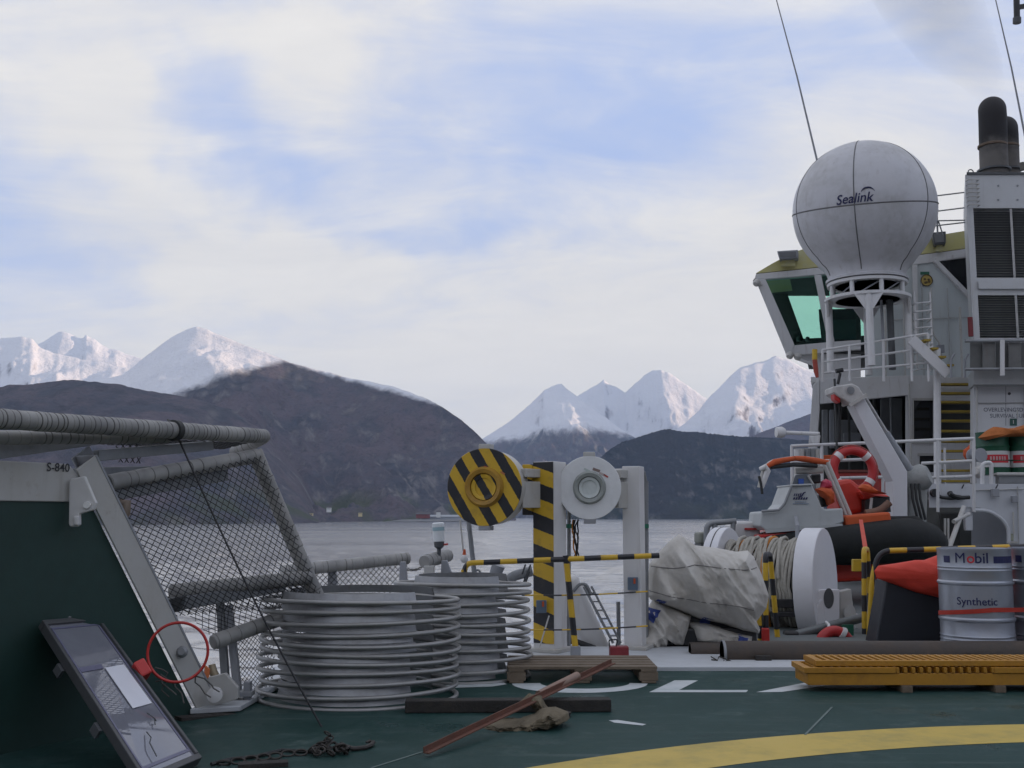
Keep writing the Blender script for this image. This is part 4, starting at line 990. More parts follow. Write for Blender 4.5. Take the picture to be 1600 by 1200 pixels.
# ------------------------------------------------------------------ tarpaulin heap
TARP = mat('grey_tarpaulin', (.50, .48, .44), .7, dirt=.55, dcol=(.33, .30, .25), scale=3.5, bump=.25, bscale=22)
def build_tarp():
    D = 9.75
    t = thing('tarpaulin_cover', 'grey tarpaulin with blue patches lashed over deck machinery', 'tarpaulin', P(1095, 1020, D))
    out = [(1015, 880), (1030, 862), (1046, 846), (1061, 835), (1074, 843), (1086, 852), (1120, 856), (1150, 862), (1168, 860), (1176, 868), (1188, 895), (1200, 930), (1196, 950), (1180, 972), (1186, 984), (1184, 990), (1160, 986), (1130, 975), (1090, 966), (1050, 950), (1020, 940), (1011, 930), (1012, 905)]
    mb, front = pillow(out, D, .40, .03, 4, nr=44, sub=12, freq=2.4, crease=.15); mb.build('cover', TARP, t, smooth=True, angle=70)
    rope = mat('lashing_rope', (.20, .19, .18), .9)
    for pts in (((1016, 884), (1045, 886), (1075, 880), (1110, 884), (1150, 888), (1180, 884)), ((1013, 922), (1050, 930), (1100, 938), (1140, 942), (1170, 950))):
        m = MB(); q = []
        for (x0, y0), (x1, y1) in zip(pts, pts[1:]):
            for k in range(5): q.append(front(x0 + (x1 - x0) * k / 5, y0 + (y1 - y0) * k / 5, .003))
        m.tube(q, .0045, 6); m.build('lashing', rope, t)
    blue = mat('blue_patch', (.035, .06, .24), .7, dirt=.3)
    def patch(px):
        m = MB(); n = 4; vs = []; (ax, ay), (bx, by), (cx, cy), (dx, dy) = px
        for i in range(n + 1):
            for j in range(n + 1):
                u, v = i / n, j / n; vs.append(front((ax * (1 - u) + bx * u) * (1 - v) + (dx * (1 - u) + cx * u) * v, (ay * (1 - u) + by * u) * (1 - v) + (dy * (1 - u) + cy * u) * v, .007))
        m.add(vs, [(i * (n + 1) + j, (i + 1) * (n + 1) + j, (i + 1) * (n + 1) + j + 1, i * (n + 1) + j + 1) for i in range(n) for j in range(n)]); m.build('blue_patch', blue, t, smooth=True)
    patch([(1094, 961), (1110, 966), (1106, 982), (1092, 976)]); patch([(1024, 934), (1036, 937), (1030, 950), (1018, 944)])
    mb2, f2 = pillow([(1020, 936), (1050, 948), (1080, 962), (1075, 985), (1068, 1008), (1056, 1008), (1046, 985), (1040, 1012), (1030, 1026), (1012, 1020), (998, 1024), (985, 1020), (996, 985), (1006, 962)], D - .05, .16, .05, 11, nr=14, sub=5, freq=5, crease=.12); mb2.build('hanging_fold', TARP, t, smooth=True, angle=70)
    mb3, f3 = pillow([(1070, 970), (1100, 972), (1150, 986), (1176, 992), (1176, 1006), (1160, 1010), (1120, 1004), (1080, 1000)], D + .02, .2, .04, 12, nr=10, sub=5, freq=5, crease=.08); mb3.build('hanging_fold', TARP, t, smooth=True, angle=70)
    front = f2; patch([(1012, 948), (1030, 952), (1018, 972), (1010, 965)])
    front = f3; patch([(1148, 988), (1164, 990), (1158, 1004), (1144, 1000)])
    m = MB(); m.box((P(1095, 1000, D).x, D + .15, .10), (.95, .5, .16)); m.build('machine_base', BLACKP, t, bevel=.02)
    m = MB(); m.box((P(1090, 1000, D).x, D + .2, .45), (.6, .4, .55)); m.build('machine_body', DGREY, t, bevel=.03)
build_tarp()

# ------------------------------------------------------------------ pipes, gratings, oil drums
def build_starboard_stores():
    PIPE = mat('dark_steel_pipe', (.055, .045, .038), .65, .2, dirt=.5, dcol=(.10, .07, .05), scale=5, bump=.15)
    def pipe(label, px0, pyc, D, r, x1=7.6):
        p = P(px0, pyc, D); t = thing('steel_pipe', label, 'pipe', (p.x, D, p.z - r), 'steel pipes laid side by side')
        m = MB(); L = x1 - p.x; m.lathe([(r * .86, 0), (r, 0), (r, L), (r * .86, L), (r * .86, 0)], p, (1, 0, 0), 32)
        m.build('pipe_wall', PIPE, t, smooth=True, angle=40); return t, p
    tb, pb = pipe('rear dark steel pipe, its end reaching out further to port', 1078, 1018, 9.15, .075)
    tf, pf = pipe('front dark steel pipe with rope at its open end', 1128, 1021, 8.82, .098)
    # pipe end turned slightly to the eye: welded end collar
    m = MB(); m.lathe([(.100, 0), (.103, .002), (.103, .02), (.100, .022)], pf, (1, 0, 0), 32); m.build('end_collar', GALVD, tf, smooth=True)
    rnd = random.Random(12); m = MB()
    for k in range(9):
        p = [P(1112 + rnd.uniform(0, 30), 1036 + rnd.uniform(-6, 6), 8.66)]
        for j in range(5): p.append(p[-1] + V(rnd.uniform(-.05, .05), rnd.uniform(-.02, .02), rnd.uniform(-.03, .03)))
        m.tube(p, .005, 5)
    m.build('rope_tangle', CHAIN, tf)
    for x in (1180, 1500):
        m = MB(); q = P(x, 1021, 8.98); m.box((q.x, 8.98, .035), (.12, .62, .062)); m.build('pipe_chock', TARRED, tf, bevel=.004)
    # gratings
    GR = mat('orange_grating', (.40, .19, .014), .55, dirt=.4, dcol=(.22, .10, .02), scale=9, bump=.1)
    D = 7.35; yb = D + .30; xe = 5.2
    zt = [.075, .135, .205]
    labels = ['bottom orange deck grating of the stack on wooden bearers', 'middle orange deck grating, set back with a gap in its side', 'top orange deck grating with its ribbed edge up']
    xs = [P(1262, 1070, D).x, P(1256, 1070, D).x, P(1276, 1070, D).x]; hs = [.075, .036, .042]
    zbase = [.045, .123, .162]
    for i in range(3):
        x0 = xs[i]; t = thing('deck_grating', labels[i], 'grating', (x0, D, zbase[i]), 'stacked orange deck gratings')
        d0 = D + (.0 if i == 0 else -.01 if i == 1 else .015); h = hs[i]; zc = zbase[i] + h / 2
        for yy in (d0, yb):
            if i == 1 and yy == d0:
                for xa, xb in ((x0, P(1398, 1050, D).x), (P(1552, 1050, D).x, xe)):
                    m = MB(); m.beam(V(xa, yy, zc), V(xb, yy, zc), .03, h); m.build('side_bar', GR, t, bevel=.003)
            else:
                m = MB(); m.beam(V(x0, yy, zc), V(xe, yy, zc), .03, h if i < 2 else h * .84); m.build('side_bar', GR, t, bevel=.003)
        for xx in (x0 + .015, xe - .015):
            m = MB(); m.beam(V(xx, d0 + .016, zc), V(xx, yb - .016, zc), .03, h); m.build('end_bar', GR, t, bevel=.003)
        if i == 0:
            m = MB(); m.box(((x0 + xe) / 2, (d0 + yb) / 2, zbase[i] + h * .7), (xe - x0 - .07, yb - d0 - .04, h * .5)); m.build('mesh_infill', GR, t)
        else:
            n = 62; proto = None
            for k in range(n):
                x = x0 + .04 + (xe - x0 - .08) * k / (n - 1)
                if proto is None:
                    m = MB(); m.box((x, (d0 + yb) / 2, zc), (.022, yb - d0 + .018, h * .96)); proto = m.build('cross_bar', GR, t, bevel=.003); px0 = x
                else: copy_to(proto, t, (x - px0, 0, 0))
    for x in (1415, 1560):
        p = P(x, 1080, D + .0); t = thing('wooden_bearer', 'pale wooden bearer under the grating stack, %s' % ('the one in the open' if x == 1415 else 'at the picture edge'), 'bearer', (p.x, D, 0), 'bearers under the gratings')
        m = MB(); m.box((p.x, D + .16, .022), (.07, .4, .044)); m.build('bearer', WOOD, t, bevel=.003)
    # oil drums
    SIL = mat('silver_drum_paint', (.34, .36, .40), .36, .6, dirt=.4, dcol=(.3, .31, .34), scale=4, bump=.03)
    drums = []
    for i, (pxc, D, lab) in enumerate(((1523, 9.35, 'silver oil drum with blue and red lettering, wholly in view'), (1636, 9.42, 'second silver oil drum, cut by the edge of the picture'))):
        c = P(pxc, 900, D); c.z = .0; r = .292
        t = thing('oil_drum', lab, 'oil drum', c, 'silver oil drums')
        prof = [(0, .02), (r * .95, .02), (r * .96, 0), (r * 1.01, .0), (r * 1.012, .018), (r, .03)]
        for z in (.10, .13, .16): prof += [(r, z - .012), (r + .006, z), (r, z + .012)]
        for z in (.295, .595): prof += [(r, z - .02), (r + .011, z - .006), (r + .011, z + .006), (r, z + .02)]
        for z in (.70, .725): prof += [(r, z - .01), (r + .004, z), (r, z + .01)]
        prof.sort(key=lambda q: q[1] if q[1] > .031 else q[1] * .0) if False else None
        prof += [(r, .855), (r * 1.012, .862), (r * 1.012, .88), (r * .975, .88), (r * .97, .866), (0, .866)]
        m = MB(); m.lathe(prof, c, (0, 0, 1), 48); body = m.build('drum_body', SIL, t, smooth=True, angle=35)
        toC = (V(0, 0, 0) - V(c.x, c.y, 0)).normalized(); a0 = math.atan2(toC.y, toC.x)
        def onto(v, z, rr=r + .003, a_off=0.0): a = a0 + v.x / r + a_off; return V(c.x + rr * math.cos(a), c.y + rr * math.sin(a), z + v.y)
        off = .09
        for txt, z, size, mt, dx, bold in (('M', .80, .120, NAVY, -.118, .0), ('o', .80, .120, REDPR, -.034, .010), ('bil', .80, .120, NAVY, .050, .010), ('Synthetic', .448, .088, NAVY, .0, .008)):
            vs, fs = text_mb(txt, size, 0, bold); m = MB(); m.add([onto(V(v.x + dx + off * .1, v.y, 0), z) for v in vs], fs); m.build('lettering', mt, body)
        for u0, u1 in ((-.27, -.20), (.155, .40)):
            m = MB(); n = 8; vs = []; fs = []
            for k in range(n + 1):
                for zz in (-.028, .028): vs.append(onto(V(u0 + (u1 - u0) * k / n, zz, 0), .79, r + .002))
            fs = [(2 * k, 2 * k + 2, 2 * k + 3, 2 * k + 1) for k in range(n)]; m.add(vs, fs); m.build('blue_band', NAVY, body)
        drums.append((c, r, t))
    # strap round both drums
    (c1, r1, t1), (c2, r2, t2) = drums
    t = thing('lashing_strap', 'red lashing strap running round both oil drums', 'strap', c1 + V(0, -.3, .36))
    pts = []; rr = r1 + .009
    for k in range(25):
        a = R(160) + R(110) * k / 24; pts.append(V(c1.x + rr * math.cos(a), c1.y + rr * math.sin(a), .33 + .055 * k / 24))
    for k in range(13):
        a = R(270) + R(60) * k / 12; pts.append(V(c2.x + rr * math.cos(a), c2.y + rr * math.sin(a), .385 + .005 * k / 12))
    m = MB(); vs = []; fs = []
    for p in pts: vs += [p + V(0, 0, -.018), p + V(0, 0, .018)]
    fs = [(2 * k, 2 * k + 2, 2 * k + 3, 2 * k + 1) for k in range(len(pts) - 1)]; m.add(vs, fs)
    o = m.build('strap', mat('red_webbing', (.40, .035, .02), .8, dirt=.4, scale=6), t); s = o.modifiers.new('thick', 'SOLIDIFY'); s.thickness = .003
    # bin under the orange cover
    D = 10.1; t = thing('covered_bin', 'black steel bin under a bright orange cover, behind the oil drums', 'bin', P(1420, 1010, D))
    m = MB(); a = [P(1386, 906, D), P(1700, 906, D), P(1700, 1040, D), P(1362, 1040, D)]; m.prism(a, (0, .3, 0)); m.build('bin_body', mat('bin_black', (.018, .02, .026), .5, dirt=.3), t, bevel=.015)
    cov = mat('orange_cover', (.60, .045, .022), .6, dirt=.25, dcol=(.42, .05, .03), scale=3, bump=.15, bscale=12)
    mb, _ = pillow([(1366, 892), (1372, 884), (1400, 880), (1430, 875), (1446, 875), (1470, 866), (1520, 860), (1560, 857), (1640, 852), (1720, 850), (1720, 990), (1640, 985), (1560, 965), (1500, 944), (1468, 934), (1430, 925), (1395, 912), (1370, 904)], D - .02, .10, .03, 21, nr=16, sub=5, freq=2.5, back=3.2, crease=.04); mb.build('cover', cov, t, smooth=True, angle=70)
build_starboard_stores()
# ------------------------------------------------------------------ mooring winch
def build_winch():
    D = 11.6; ax = V(.88, -.47, 0).normalized(); up = V(0, 0, 1)
    cr = P(1290, 915, D); cl = cr - ax * 1.02
    t = thing('rope_winch', 'white winch drum full of pale and orange mooring rope', 'winch', (cr.x - .4, D + .2, 0))
    Rf = .60
    def flange(c, th): return MB().lathe([(.12, -th), (Rf * .99, -th), (Rf, -th + .008), (Rf, -.008), (Rf * .99, 0), (.12, 0)], c, ax, 64)
    WF = mat('winch_white', (.62, .62, .64), .45, dirt=.15, dcol=(.45, .44, .42), scale=2, streak=.05)
    flange(cr, .20).build('flange', WF, t, smooth=True, angle=35); lf = flange(cl, .16).build('flange', WF, t, smooth=True, angle=35)
    m = MB(); m.lathe([(Rf * 1.002, -.085), (Rf * 1.006, -.085), (Rf * 1.006, -.075), (Rf * 1.002, -.075)], cl, ax, 64); m.build('flange_seam', BLACKP, lf, smooth=True)
    m = MB(); m.lathe([(.3, 0), (.3, .9)], cl, ax, 32); m.build('drum_core', DGREY, t, smooth=True)
    rnd = random.Random(4); n = 27; L = .82
    for k in range(n):
        c = cl + ax * (.02 + L * (k + .5) / n); rr = .475 + rnd.uniform(-.02, .02) - .04 * abs(k / n - .45); m = MB(); N = 48; pts = []
        u = ax.cross(up).normalized(); w = u.cross(ax)
        for i in range(N):
            a = 2 * math.pi * i / N; pts.append(c + ax * (.012 * math.sin(3 * a + k) + .02 * (i / N - .5)) + (u * math.cos(a) + w * math.sin(a)) * (rr + .012 * math.sin(5 * a + k * 1.7)))
        m.tube(pts, .0185, 7, closed=True); m.build('rope_turn', ROPEO if k in (5, 15) else ROPE, t, smooth=True)
    # a loose upper lay crossing the turns
    for k in range(4):
        m = MB(); pts = []
        for i in range(26):
            a = R(200) + R(150) * i / 25; u = ax.cross(up).normalized(); w = ax.cross(u)
            pts.append(cl + ax * (.1 + .15 * k + .10 * i / 25) + (u * math.cos(a) + w * math.sin(a)) * (.502 + .008 * math.sin(i * .9)))
        m.tube(pts, .0175, 7); m.build('rope_turn', ROPEO if k in (9,) else ROPE, t, smooth=True)
    # bearing pedestal with its round opening, shown on the outer side
    Dp = D - .32; o = MB()
    o.slab([(1271, 935), (1276, 926), (1283, 921), (1312, 921), (1312, 1000), (1274, 1000)], Dp, .07); pd = o.build('bearing_pedestal', WF, t, bevel=.01)
    o = MB(); o.slab([(1312.5, 924), (1330, 920), (1338, 985), (1338, 1002), (1313, 1002)], Dp + .12, .12); o.build('gearbox', OFFW, t, bevel=.01)
    o = MB(); o.lathe([(0, 0), (.075, 0), (.085, .012), (.085, .02), (0, .02)], P(1326, 958, Dp + .11), (.6, -1, 0), 24); o.build('gearbox_cover', OFFW, t, smooth=True)
    o = MB(); N = 28; vs = [P(1295 + 8 * math.cos(2 * math.pi * i / N), 935 + 16 * math.sin(2 * math.pi * i / N), Dp - .004) for i in range(N)]; o.prism(vs, (0, .002, 0)); o.build('shaft_opening', DGREY, pd)
    o = MB(); o.slab([(1274, 950), (1284, 936), (1293, 1000), (1276, 1000)], Dp - .06, .05); o.build('pedestal_rib', WF, pd, bevel=.006)
    o = MB(); o.rect(1266, 960, 1345, 1030, Dp + .14, .3); o.build('winch_base', OFFW, t, bevel=.01)
    for y, h in ((943, 13), (960, 8)):
        o = MB(); o.rect(1206, y - h / 2, 1272, y + h / 2, Dp - .03, .08); o.build('frame_bar', BLACKP, t, bevel=.006)
    o = MB(); o.tube([P(1243, 992, D - .75), P(1356, 963, D - .55)], .045, 14); o.build('roller_bar', mat('grey_roller', (.13, .14, .14), .4, .4, dirt=.3), t, smooth=True)
    o = MB(); o.box(P(1236, 1002, D - .75), (.14, .12, .2)); o.build('roller_mount', BLACKP, t, bevel=.02)
    o = MB(); o.rect(1316, 976, 1334, 993, D - .9, .02); sg = o.build('green_sign', mat('green_sign_paint', (.015, .10, .06), .5), t)
    o = MB(); o.torus(P(1321, 984, D - .905), (0, 1, 0), .016, .005, 16, 6); o.build('sign_symbol', WHITE, sg)
    # red ring hung from the roller bar
    t = thing('lifebuoy', 'red lifebuoy hanging low in front of the winch, half hidden by the pipe', 'lifebuoy', P(1305, 1030, D - .95), 'lifebuoys')
    o = MB(); o.torus(P(1305, 1012, D - .95), (.15, -1, .1), .155, .052, 36, 12); rg = o.build('ring', mat('buoy_red', (.40, .02, .02), .45, dirt=.2, scale=5), t, smooth=True)
    for a in (60, 10):
        o = MB(); c = P(1305, 1012, D - .95); o.lathe([(.054, -.02), (.057, -.02), (.057, .02), (.054, .02)], c + V(.155 * math.cos(R(a)), 0, .155 * math.sin(R(a))), (-math.sin(R(a)), 0, math.cos(R(a))), 16); o.build('white_band', WHITE, rg, smooth=True)
    o = MB(); o.tube([P(1295, 993, D - .95), P(1295, 976, D - .8), P(1291, 972, D - .72)], .014, 8); o.build('hanger', WHITE, t)
build_winch()

def build_starboard_rails():
    for px, D, lab, off in ((1200, 10.35, 'narrow yellow and black hoop stanchion between tarpaulin and winch', .1), (1352, 10.9, 'tall yellow and black hoop stanchion beside the orange cover', .45)):
        w = 13 if px == 1200 else 9
        t = thing('hoop_stanchion', lab, 'stanchion', P(px, 1010, D), 'striped hoop stanchions'); m = MB()
        y0 = 866 if px == 1200 else 858
        pts = round_path([P(px - 3 if px == 1200 else px - 1, 1020, D), P(px - 2 - (2 if px == 1200 else 0), y0, D), P(px + 3, y0, D + .25), P(px + w + 4, 1020, D + .3)], .06)
        m.tube(pts, .026, 12); m.build('hoop', bar_stripes('stanchion_stripes_%d' % px, (0, 0, 1), .32, off), t, smooth=True)
        if px == 1200:
            m = MB(); m.tube([P(px - 14, 960, D), P(px - 12, 1020, D)], .022, 10); m.build('short_leg', bar_stripes('stanchion_stripes_b', (0, 0, 1), .24, .2), t, smooth=True)
            m = MB(); m.box(P(px - 4, 995, D - .03), (.07, .05, .16)); m.build('red_marker', REDP, t, bevel=.01)
    D = 10.75
    t = thing('guard_rail', 'yellow and black guard rail running over the orange cover to the picture edge', 'guard rail', P(1375, 1010, D), 'yellow and black guard rails')
    m = MB(); m.tube(round_path([P(1357, 1010, D), P(1363, 900, D), P(1374, 861, D), P(1800, 848, D)], .22, 10), .027, 12); m.build('top_rail', bar_stripes('rail_stripes_right', (1, 0, 0), .335, .62), t, smooth=True)
    m = MB(); m.rect(1333, 874, 1352, 893, D + .3, .06); m.build('yellow_bracket', YELLOWP, t, bevel=.006)
    t = thing('red_line', 'red webbing line from the boat down to the striped hoop stanchion', 'line', P(1353, 860, 11.2))
    m = MB(); m.beam(P(1345, 812, 13.6), P(1353, 862, 11.0), .004, .045, (1, 0, 0)); m.build('line', mat('red_line_web', (.50, .07, .04), .8), t)
build_starboard_rails()

# ------------------------------------------------------------------ rescue boat in its cradle
def build_boat():
    D = 14.4; z0 = 0
    t = thing('rescue_boat', 'rescue boat with black fender tube, white console and orange wrapped arch', 'rescue boat', P(1320, 880, D))
    # fender collar: near side, bow round at starboard end, far side
    ys = []
    def lathe_tube(pts, rs, n=22): return MB().tube(pts, rs, n)
    near = [P(1186, 850, D), P(1200, 856, D), P(1250, 856, D), P(1320, 852, D), P(1390, 846, D + .1), P(1420, 844, D + .25), P(1448, 845, D + .6), P(1462, 848, D + 1.0), P(1466, 848, D + 1.3)]
    rs = [.08, .16, .22, .26, .29, .295, .25, .17, .07]
    FEND = mat('black_fender', (.010, .0115, .0115), .7, dirt=.5, dcol=(.024, .026, .024), scale=2.5, bump=.15, spec=.25)
    lathe_tube(near, rs).build('fender_tube', FEND, t, smooth=True)
    far = [P(1196, 846, D + 1.9), P(1250, 846, D + 1.9), P(1390, 838, D + 1.9), P(1430, 838, D + 1.7), P(1460, 842, D + 1.35)]
    lathe_tube(far, [.16, .26, .3, .3, .1]).build('fender_tube', FEND, t, smooth=True)
    hull = mat('boat_red', (.50, .035, .018), .45, dirt=.3, scale=3)
    m = MB(); m.slab([(1196, 832), (1392, 812), (1400, 830), (1395, 905), (1230, 915), (1200, 880)], D + .3, 1.4); m.build('hull', hull, t, bevel=.05)
    m = MB(); m.slab([(1320, 806), (1392, 800), (1394, 817), (1322, 826)], D + .05, .35); m.build('gunwale', ORANGE, t, bevel=.03)
    m = MB(); m.slab([(1186, 836), (1320, 826), (1320, 832), (1186, 843)], D - .02, .3); m.build('red_rubbing_strip', REDP, t, bevel=.01)
    # console
    CON = mat('console_grey', (.40, .42, .42), .5, dirt=.25, dcol=(.27, .28, .27), scale=3, streak=.1)
    m = MB(); m.slab([(1188, 822), (1190, 800), (1217, 798), (1226, 788), (1237, 758), (1269, 757), (1284, 792), (1290, 796), (1317, 794), (1319, 816), (1300, 822), (1196, 829)], D + .02, .75); cn = m.build('console', CON, t, bevel=.02)
    m = MB(); m.slab([(1236, 757), (1269, 755.5), (1270, 758.5), (1236, 759.5)], D - .02, .8); m.build('console_ledge', CON, t, bevel=.01)
    m = MB(); m.tube([P(1237, 760, D - .03), P(1226, 787, D - .03), P(1217, 797, D - .03), P(1190, 799, D - .03)], .018, 8); m.build('edge_rail', GALVD, t, smooth=True)
    for px in (1195, 1320): pass
    m = MB(); m.slab([(1196, 828), (1316, 818), (1318, 823), (1198, 833)], D - .03, .05); m.build('white_strake', CON, t)
    # faded print on the console
    lg = MB()
    for k in range(5):
        x = 1240 + k * 3.2; lg.slab([(x, 775), (x + 1.6, 771 - (k > 2)), (x + 3, 771 - (k > 2)), (x + 1.6, 775)], D + .008, .006)
    for k in range(6):
        x = 1239 + k * 3.9; lg.slab([(x, 780.5), (x + 1.4, 777), (x + 3.8, 777), (x + 2.4, 780.5)], D + .008, .006)
    sw = [(1247, 776), (1252, 774.5), (1255, 769.5), (1259, 768), (1259, 769.6), (1256.5, 771), (1253, 776.3), (1248, 777)]
    lg.slab(sw, D + .006, .006); tag(lg.build('printed_logo', NAVY, cn), kind='stuff')
    lg = MB()
    for k in range(7): lg.rect(1242 + k * 2.6, 783.4, 1243.8 + k * 2.6, 784.6, D + .008, .006)
    for k in range(9): lg.rect(1239 + k * 2.8, 786.4, 1241.2 + k * 2.8, 787.5, D + .008, .006)
    tag(lg.build('printed_small_text', mat('faded_print', (.18, .24, .33), .6), cn), kind='stuff')
    # windscreen and seat things
    m = MB(); m.slab([(1243, 742), (1262, 740), (1268, 756), (1238, 757)], D + .3, .05); m.build('windscreen', mat('dull_screen', (.16, .18, .2), .3), t)
    m = MB(); m.rect(1248, 748, 1256, 756, D + .26, .03); m.build('blue_box', mat('blue_box_paint', (.03, .09, .35), .5), t)
    m = MB(); m.slab([(1267, 741), (1283, 740), (1283, 755), (1268, 756)], D + .5, .3); m.build('instrument_pod', BLACKP, t, bevel=.02)
    for px in ((1262, 743, 1271, 757), (1240, 745, 1236, 757)):
        m = MB(); m.tube([P(px[0], px[1], D + .28), P(px[2], px[3], D + .28)], .014, 6); m.build('screen_stay', OFFW, t)
    mb, _ = pillow([(1273, 764), (1284, 761), (1296, 763), (1302, 770), (1302, 786), (1294, 790), (1290, 780), (1283, 776), (1278, 770)], D + .5, .2, .02, 31, freq=6); mb.build('seat_back', ORANGE, t, smooth=True)
    m = MB(); m.slab([(1279, 772), (1292, 772), (1296, 792), (1284, 792)], D + .55, .3); m.build('seat_base', BLACKP, t, bevel=.03)
    mb, _ = pillow([(1283, 752), (1290, 748), (1297, 752), (1299, 762), (1290, 766), (1281, 764)], D + .55, .15, .01, 33, freq=6); mb.build('pink_float', mat('pink_float_paint', (.55, .05, .10), .6), t, smooth=True)
    m = MB(); m.slab([(1306, 752), (1330, 747), (1345, 760), (1352, 800), (1318, 806), (1308, 780)], D + .75, .7); m.build('engine_cowl', hull, t, bevel=.06)
    m = MB(); m.slab([(1342, 768), (1352, 764), (1372, 770), (1392, 774), (1392, 786), (1350, 780)], D + .6, .5); m.build('red_equipment', hull, t, bevel=.05)
    mb, _ = pillow([(1340, 762), (1346, 756), (1356, 757), (1372, 768), (1386, 772), (1362, 772), (1346, 768)], D + .5, .12, .02, 35, freq=6); mb.build('bow_cover', ORANGE, t, smooth=True)
    m = MB(); m.slab([(1352, 782), (1368, 775), (1390, 776), (1392, 800), (1352, 802)], D + .6, .4); m.build('dark_recess', BLACKP, t)
    m = MB(); m.tube([P(1362, 778, D + .5), P(1360, 797, D + .5)], .02, 8); m.build('light_tube', OFFW, t)
    m = MB(); m.tube(round_path([P(1352, 802, D + .35), P(1375, 798, D + .35), P(1390, 785, D + .35)], .3), .05, 10); m.build('coiled_hose', mat('brown_hose', (.17, .10, .07), .8), t, smooth=True)
    # wrapped arch
    m = MB(); m.tube(round_path([P(1187, 762, D + .1), P(1194, 733, D + .1), P(1205, 722, D + .1), P(1240, 716, D + .2), P(1268, 717, D + .3), P(1296, 724, D + .3)], .15), .034, 12); m.build('arch', OFFW, t, smooth=True)
    m = MB(); m.tube([P(1198, 729, D + .06), P(1210, 722, D + .06), P(1225, 719, D + .12), P(1240, 716.5, D + .16)], [.028, .04, .036, .032], 12); m.build('orange_wrap', ORANGE, t, smooth=True)
    m = MB(); m.tube([P(1241, 716, D + .16), P(1255, 717, D + .2), P(1275, 720, D + .26), P(1294, 722.5, D + .28)], [.032, .04, .042, .032], 12); m.build('orange_wrap', ORANGE, t, smooth=True)
    m = MB(); m.tube([P(1188, 733, D + .05), P(1196, 729, D), P(1200, 735, D + .02), P(1190, 762, D + .05)], [.03, .04, .04, .03], 10); m.build('white_wrap', WHITE, t, smooth=True)
    m = MB(); m.tube([P(1186, 744, D + .02), P(1189, 756, D + .02), P(1191, 772, D + .02)], .018, 8); m.build('hanging_strap', BLACK, t)
    m = MB(); m.tube([P(1204, 730, D + .08), P(1240, 726, D + .15), P(1276, 728, D + .25)], .03, 10); m.build('under_strap', BLACK, t)
    for x0, x1, d in ((1293, 1329, .25), (1286, 1322, .5)):
        m = MB(); m.tube([P(x0, 722, D + d), P(x1, 806, D + d)], .026, 10); m.build('arch_leg', OFFW, t, smooth=True)
    m = MB(); m.tube([P(1242, 735, D + .35), P(1285, 734, D + .35)], .05, 12); m.build('radar_tube', OFFW, t, smooth=True)
    # mooring strap over the tube
    m = MB(); m.tube([P(1243, 808, D - .05), P(1246, 822, D - .30), P(1246, 870, D - .36)], .028, 8); m.build('gripe_strap', GREYP, t, smooth=True)
    # white bow shape and tank of the davit platform to port
    t = thing('hand_pump', 'dark hand pump with looped pipes at the port rail, beside a white locker', 'pump', P(1125, 850, 14.6))
    m = MB(); m.tube(round_path([P(1104, 850, 14.6), P(1104, 818, 14.6), P(1150, 814, 14.6)], .1), .04, 10); m.build('looped_pipe', GALVD, t, smooth=True)
    m = MB(); m.tube(round_path([P(1116, 850, 14.6), P(1117, 818, 14.6), P(1122, 816, 14.6)], .08), .035, 10); m.build('looped_pipe', GALVD, t, smooth=True)
    m = MB(); m.tube([P(1146, 815, 14.6), P(1143, 850, 14.6)], .035, 10); m.build('pump_leg', GALVD, t, smooth=True)
    m = MB(); m.rect(1092, 832, 1128, 850, 14.65, .4); m.build('pump_body', mat('pump_grey', (.20, .21, .18), .7, dirt=.5, rust=.3), t, bevel=.03)
    m = MB(); m.rect(1128, 836, 1146, 860, 14.7, .3); m.build('motor', BLACKP, t, bevel=.03)
    m = MB(); m.rect(1095, 850, 1150, 870, 14.6, .5); m.rect(1100, 869, 1146, 936, 14.7, .3); m.build('pump_stand', DGREY, t)
    t = thing('white_locker', 'white rounded locker beneath the stern of the rescue boat', 'locker', P(1160, 900, 14.9))
    m = MB(); m.slab([(1146, 822), (1150, 815), (1178, 815), (1188, 824), (1190, 930), (1146, 930)], 14.9, .6); m.build('locker_body', WHITE, t, bevel=.03)
    m = MB(); m.rect(1164, 825, 1186, 828, 14.86, .03); m.build('red_stripe', REDP, t)
build_boat()

def ring_buoy(label, c, ax, R_, r):
    t = thing('lifebuoy', label, 'lifebuoy', c - V(0, 0, R_ + r), 'lifebuoys')
    m = MB(); m.torus(c, ax, R_, r, 44, 14); rg = m.build('ring', MATS['buoy_red'], t, smooth=True)
    ax = Vector(ax).normalized(); u = ax.cross(V(0, 0, 1)).normalized(); w = u.cross(ax)
    for a in (45, 135, 215, 325):
        d = u * math.cos(R(a)) + w * math.sin(R(a)); tg = -u * math.sin(R(a)) + w * math.cos(R(a))
        m = MB(); m.lathe([(r * 1.03, -r * .55), (r * 1.07, -r * .55), (r * 1.07, r * .55), (r * 1.03, r * .55)], c + d * R_, tg, 18); m.build('white_band', WHITE, rg, smooth=True)
    m = MB(); m.torus(c + ax * .0, ax, R_ + r * 1.2, .008, 44, 5); m.build('grab_line', mat('grab_line_paint', (.45, .12, .1), .8), rg)
    return t

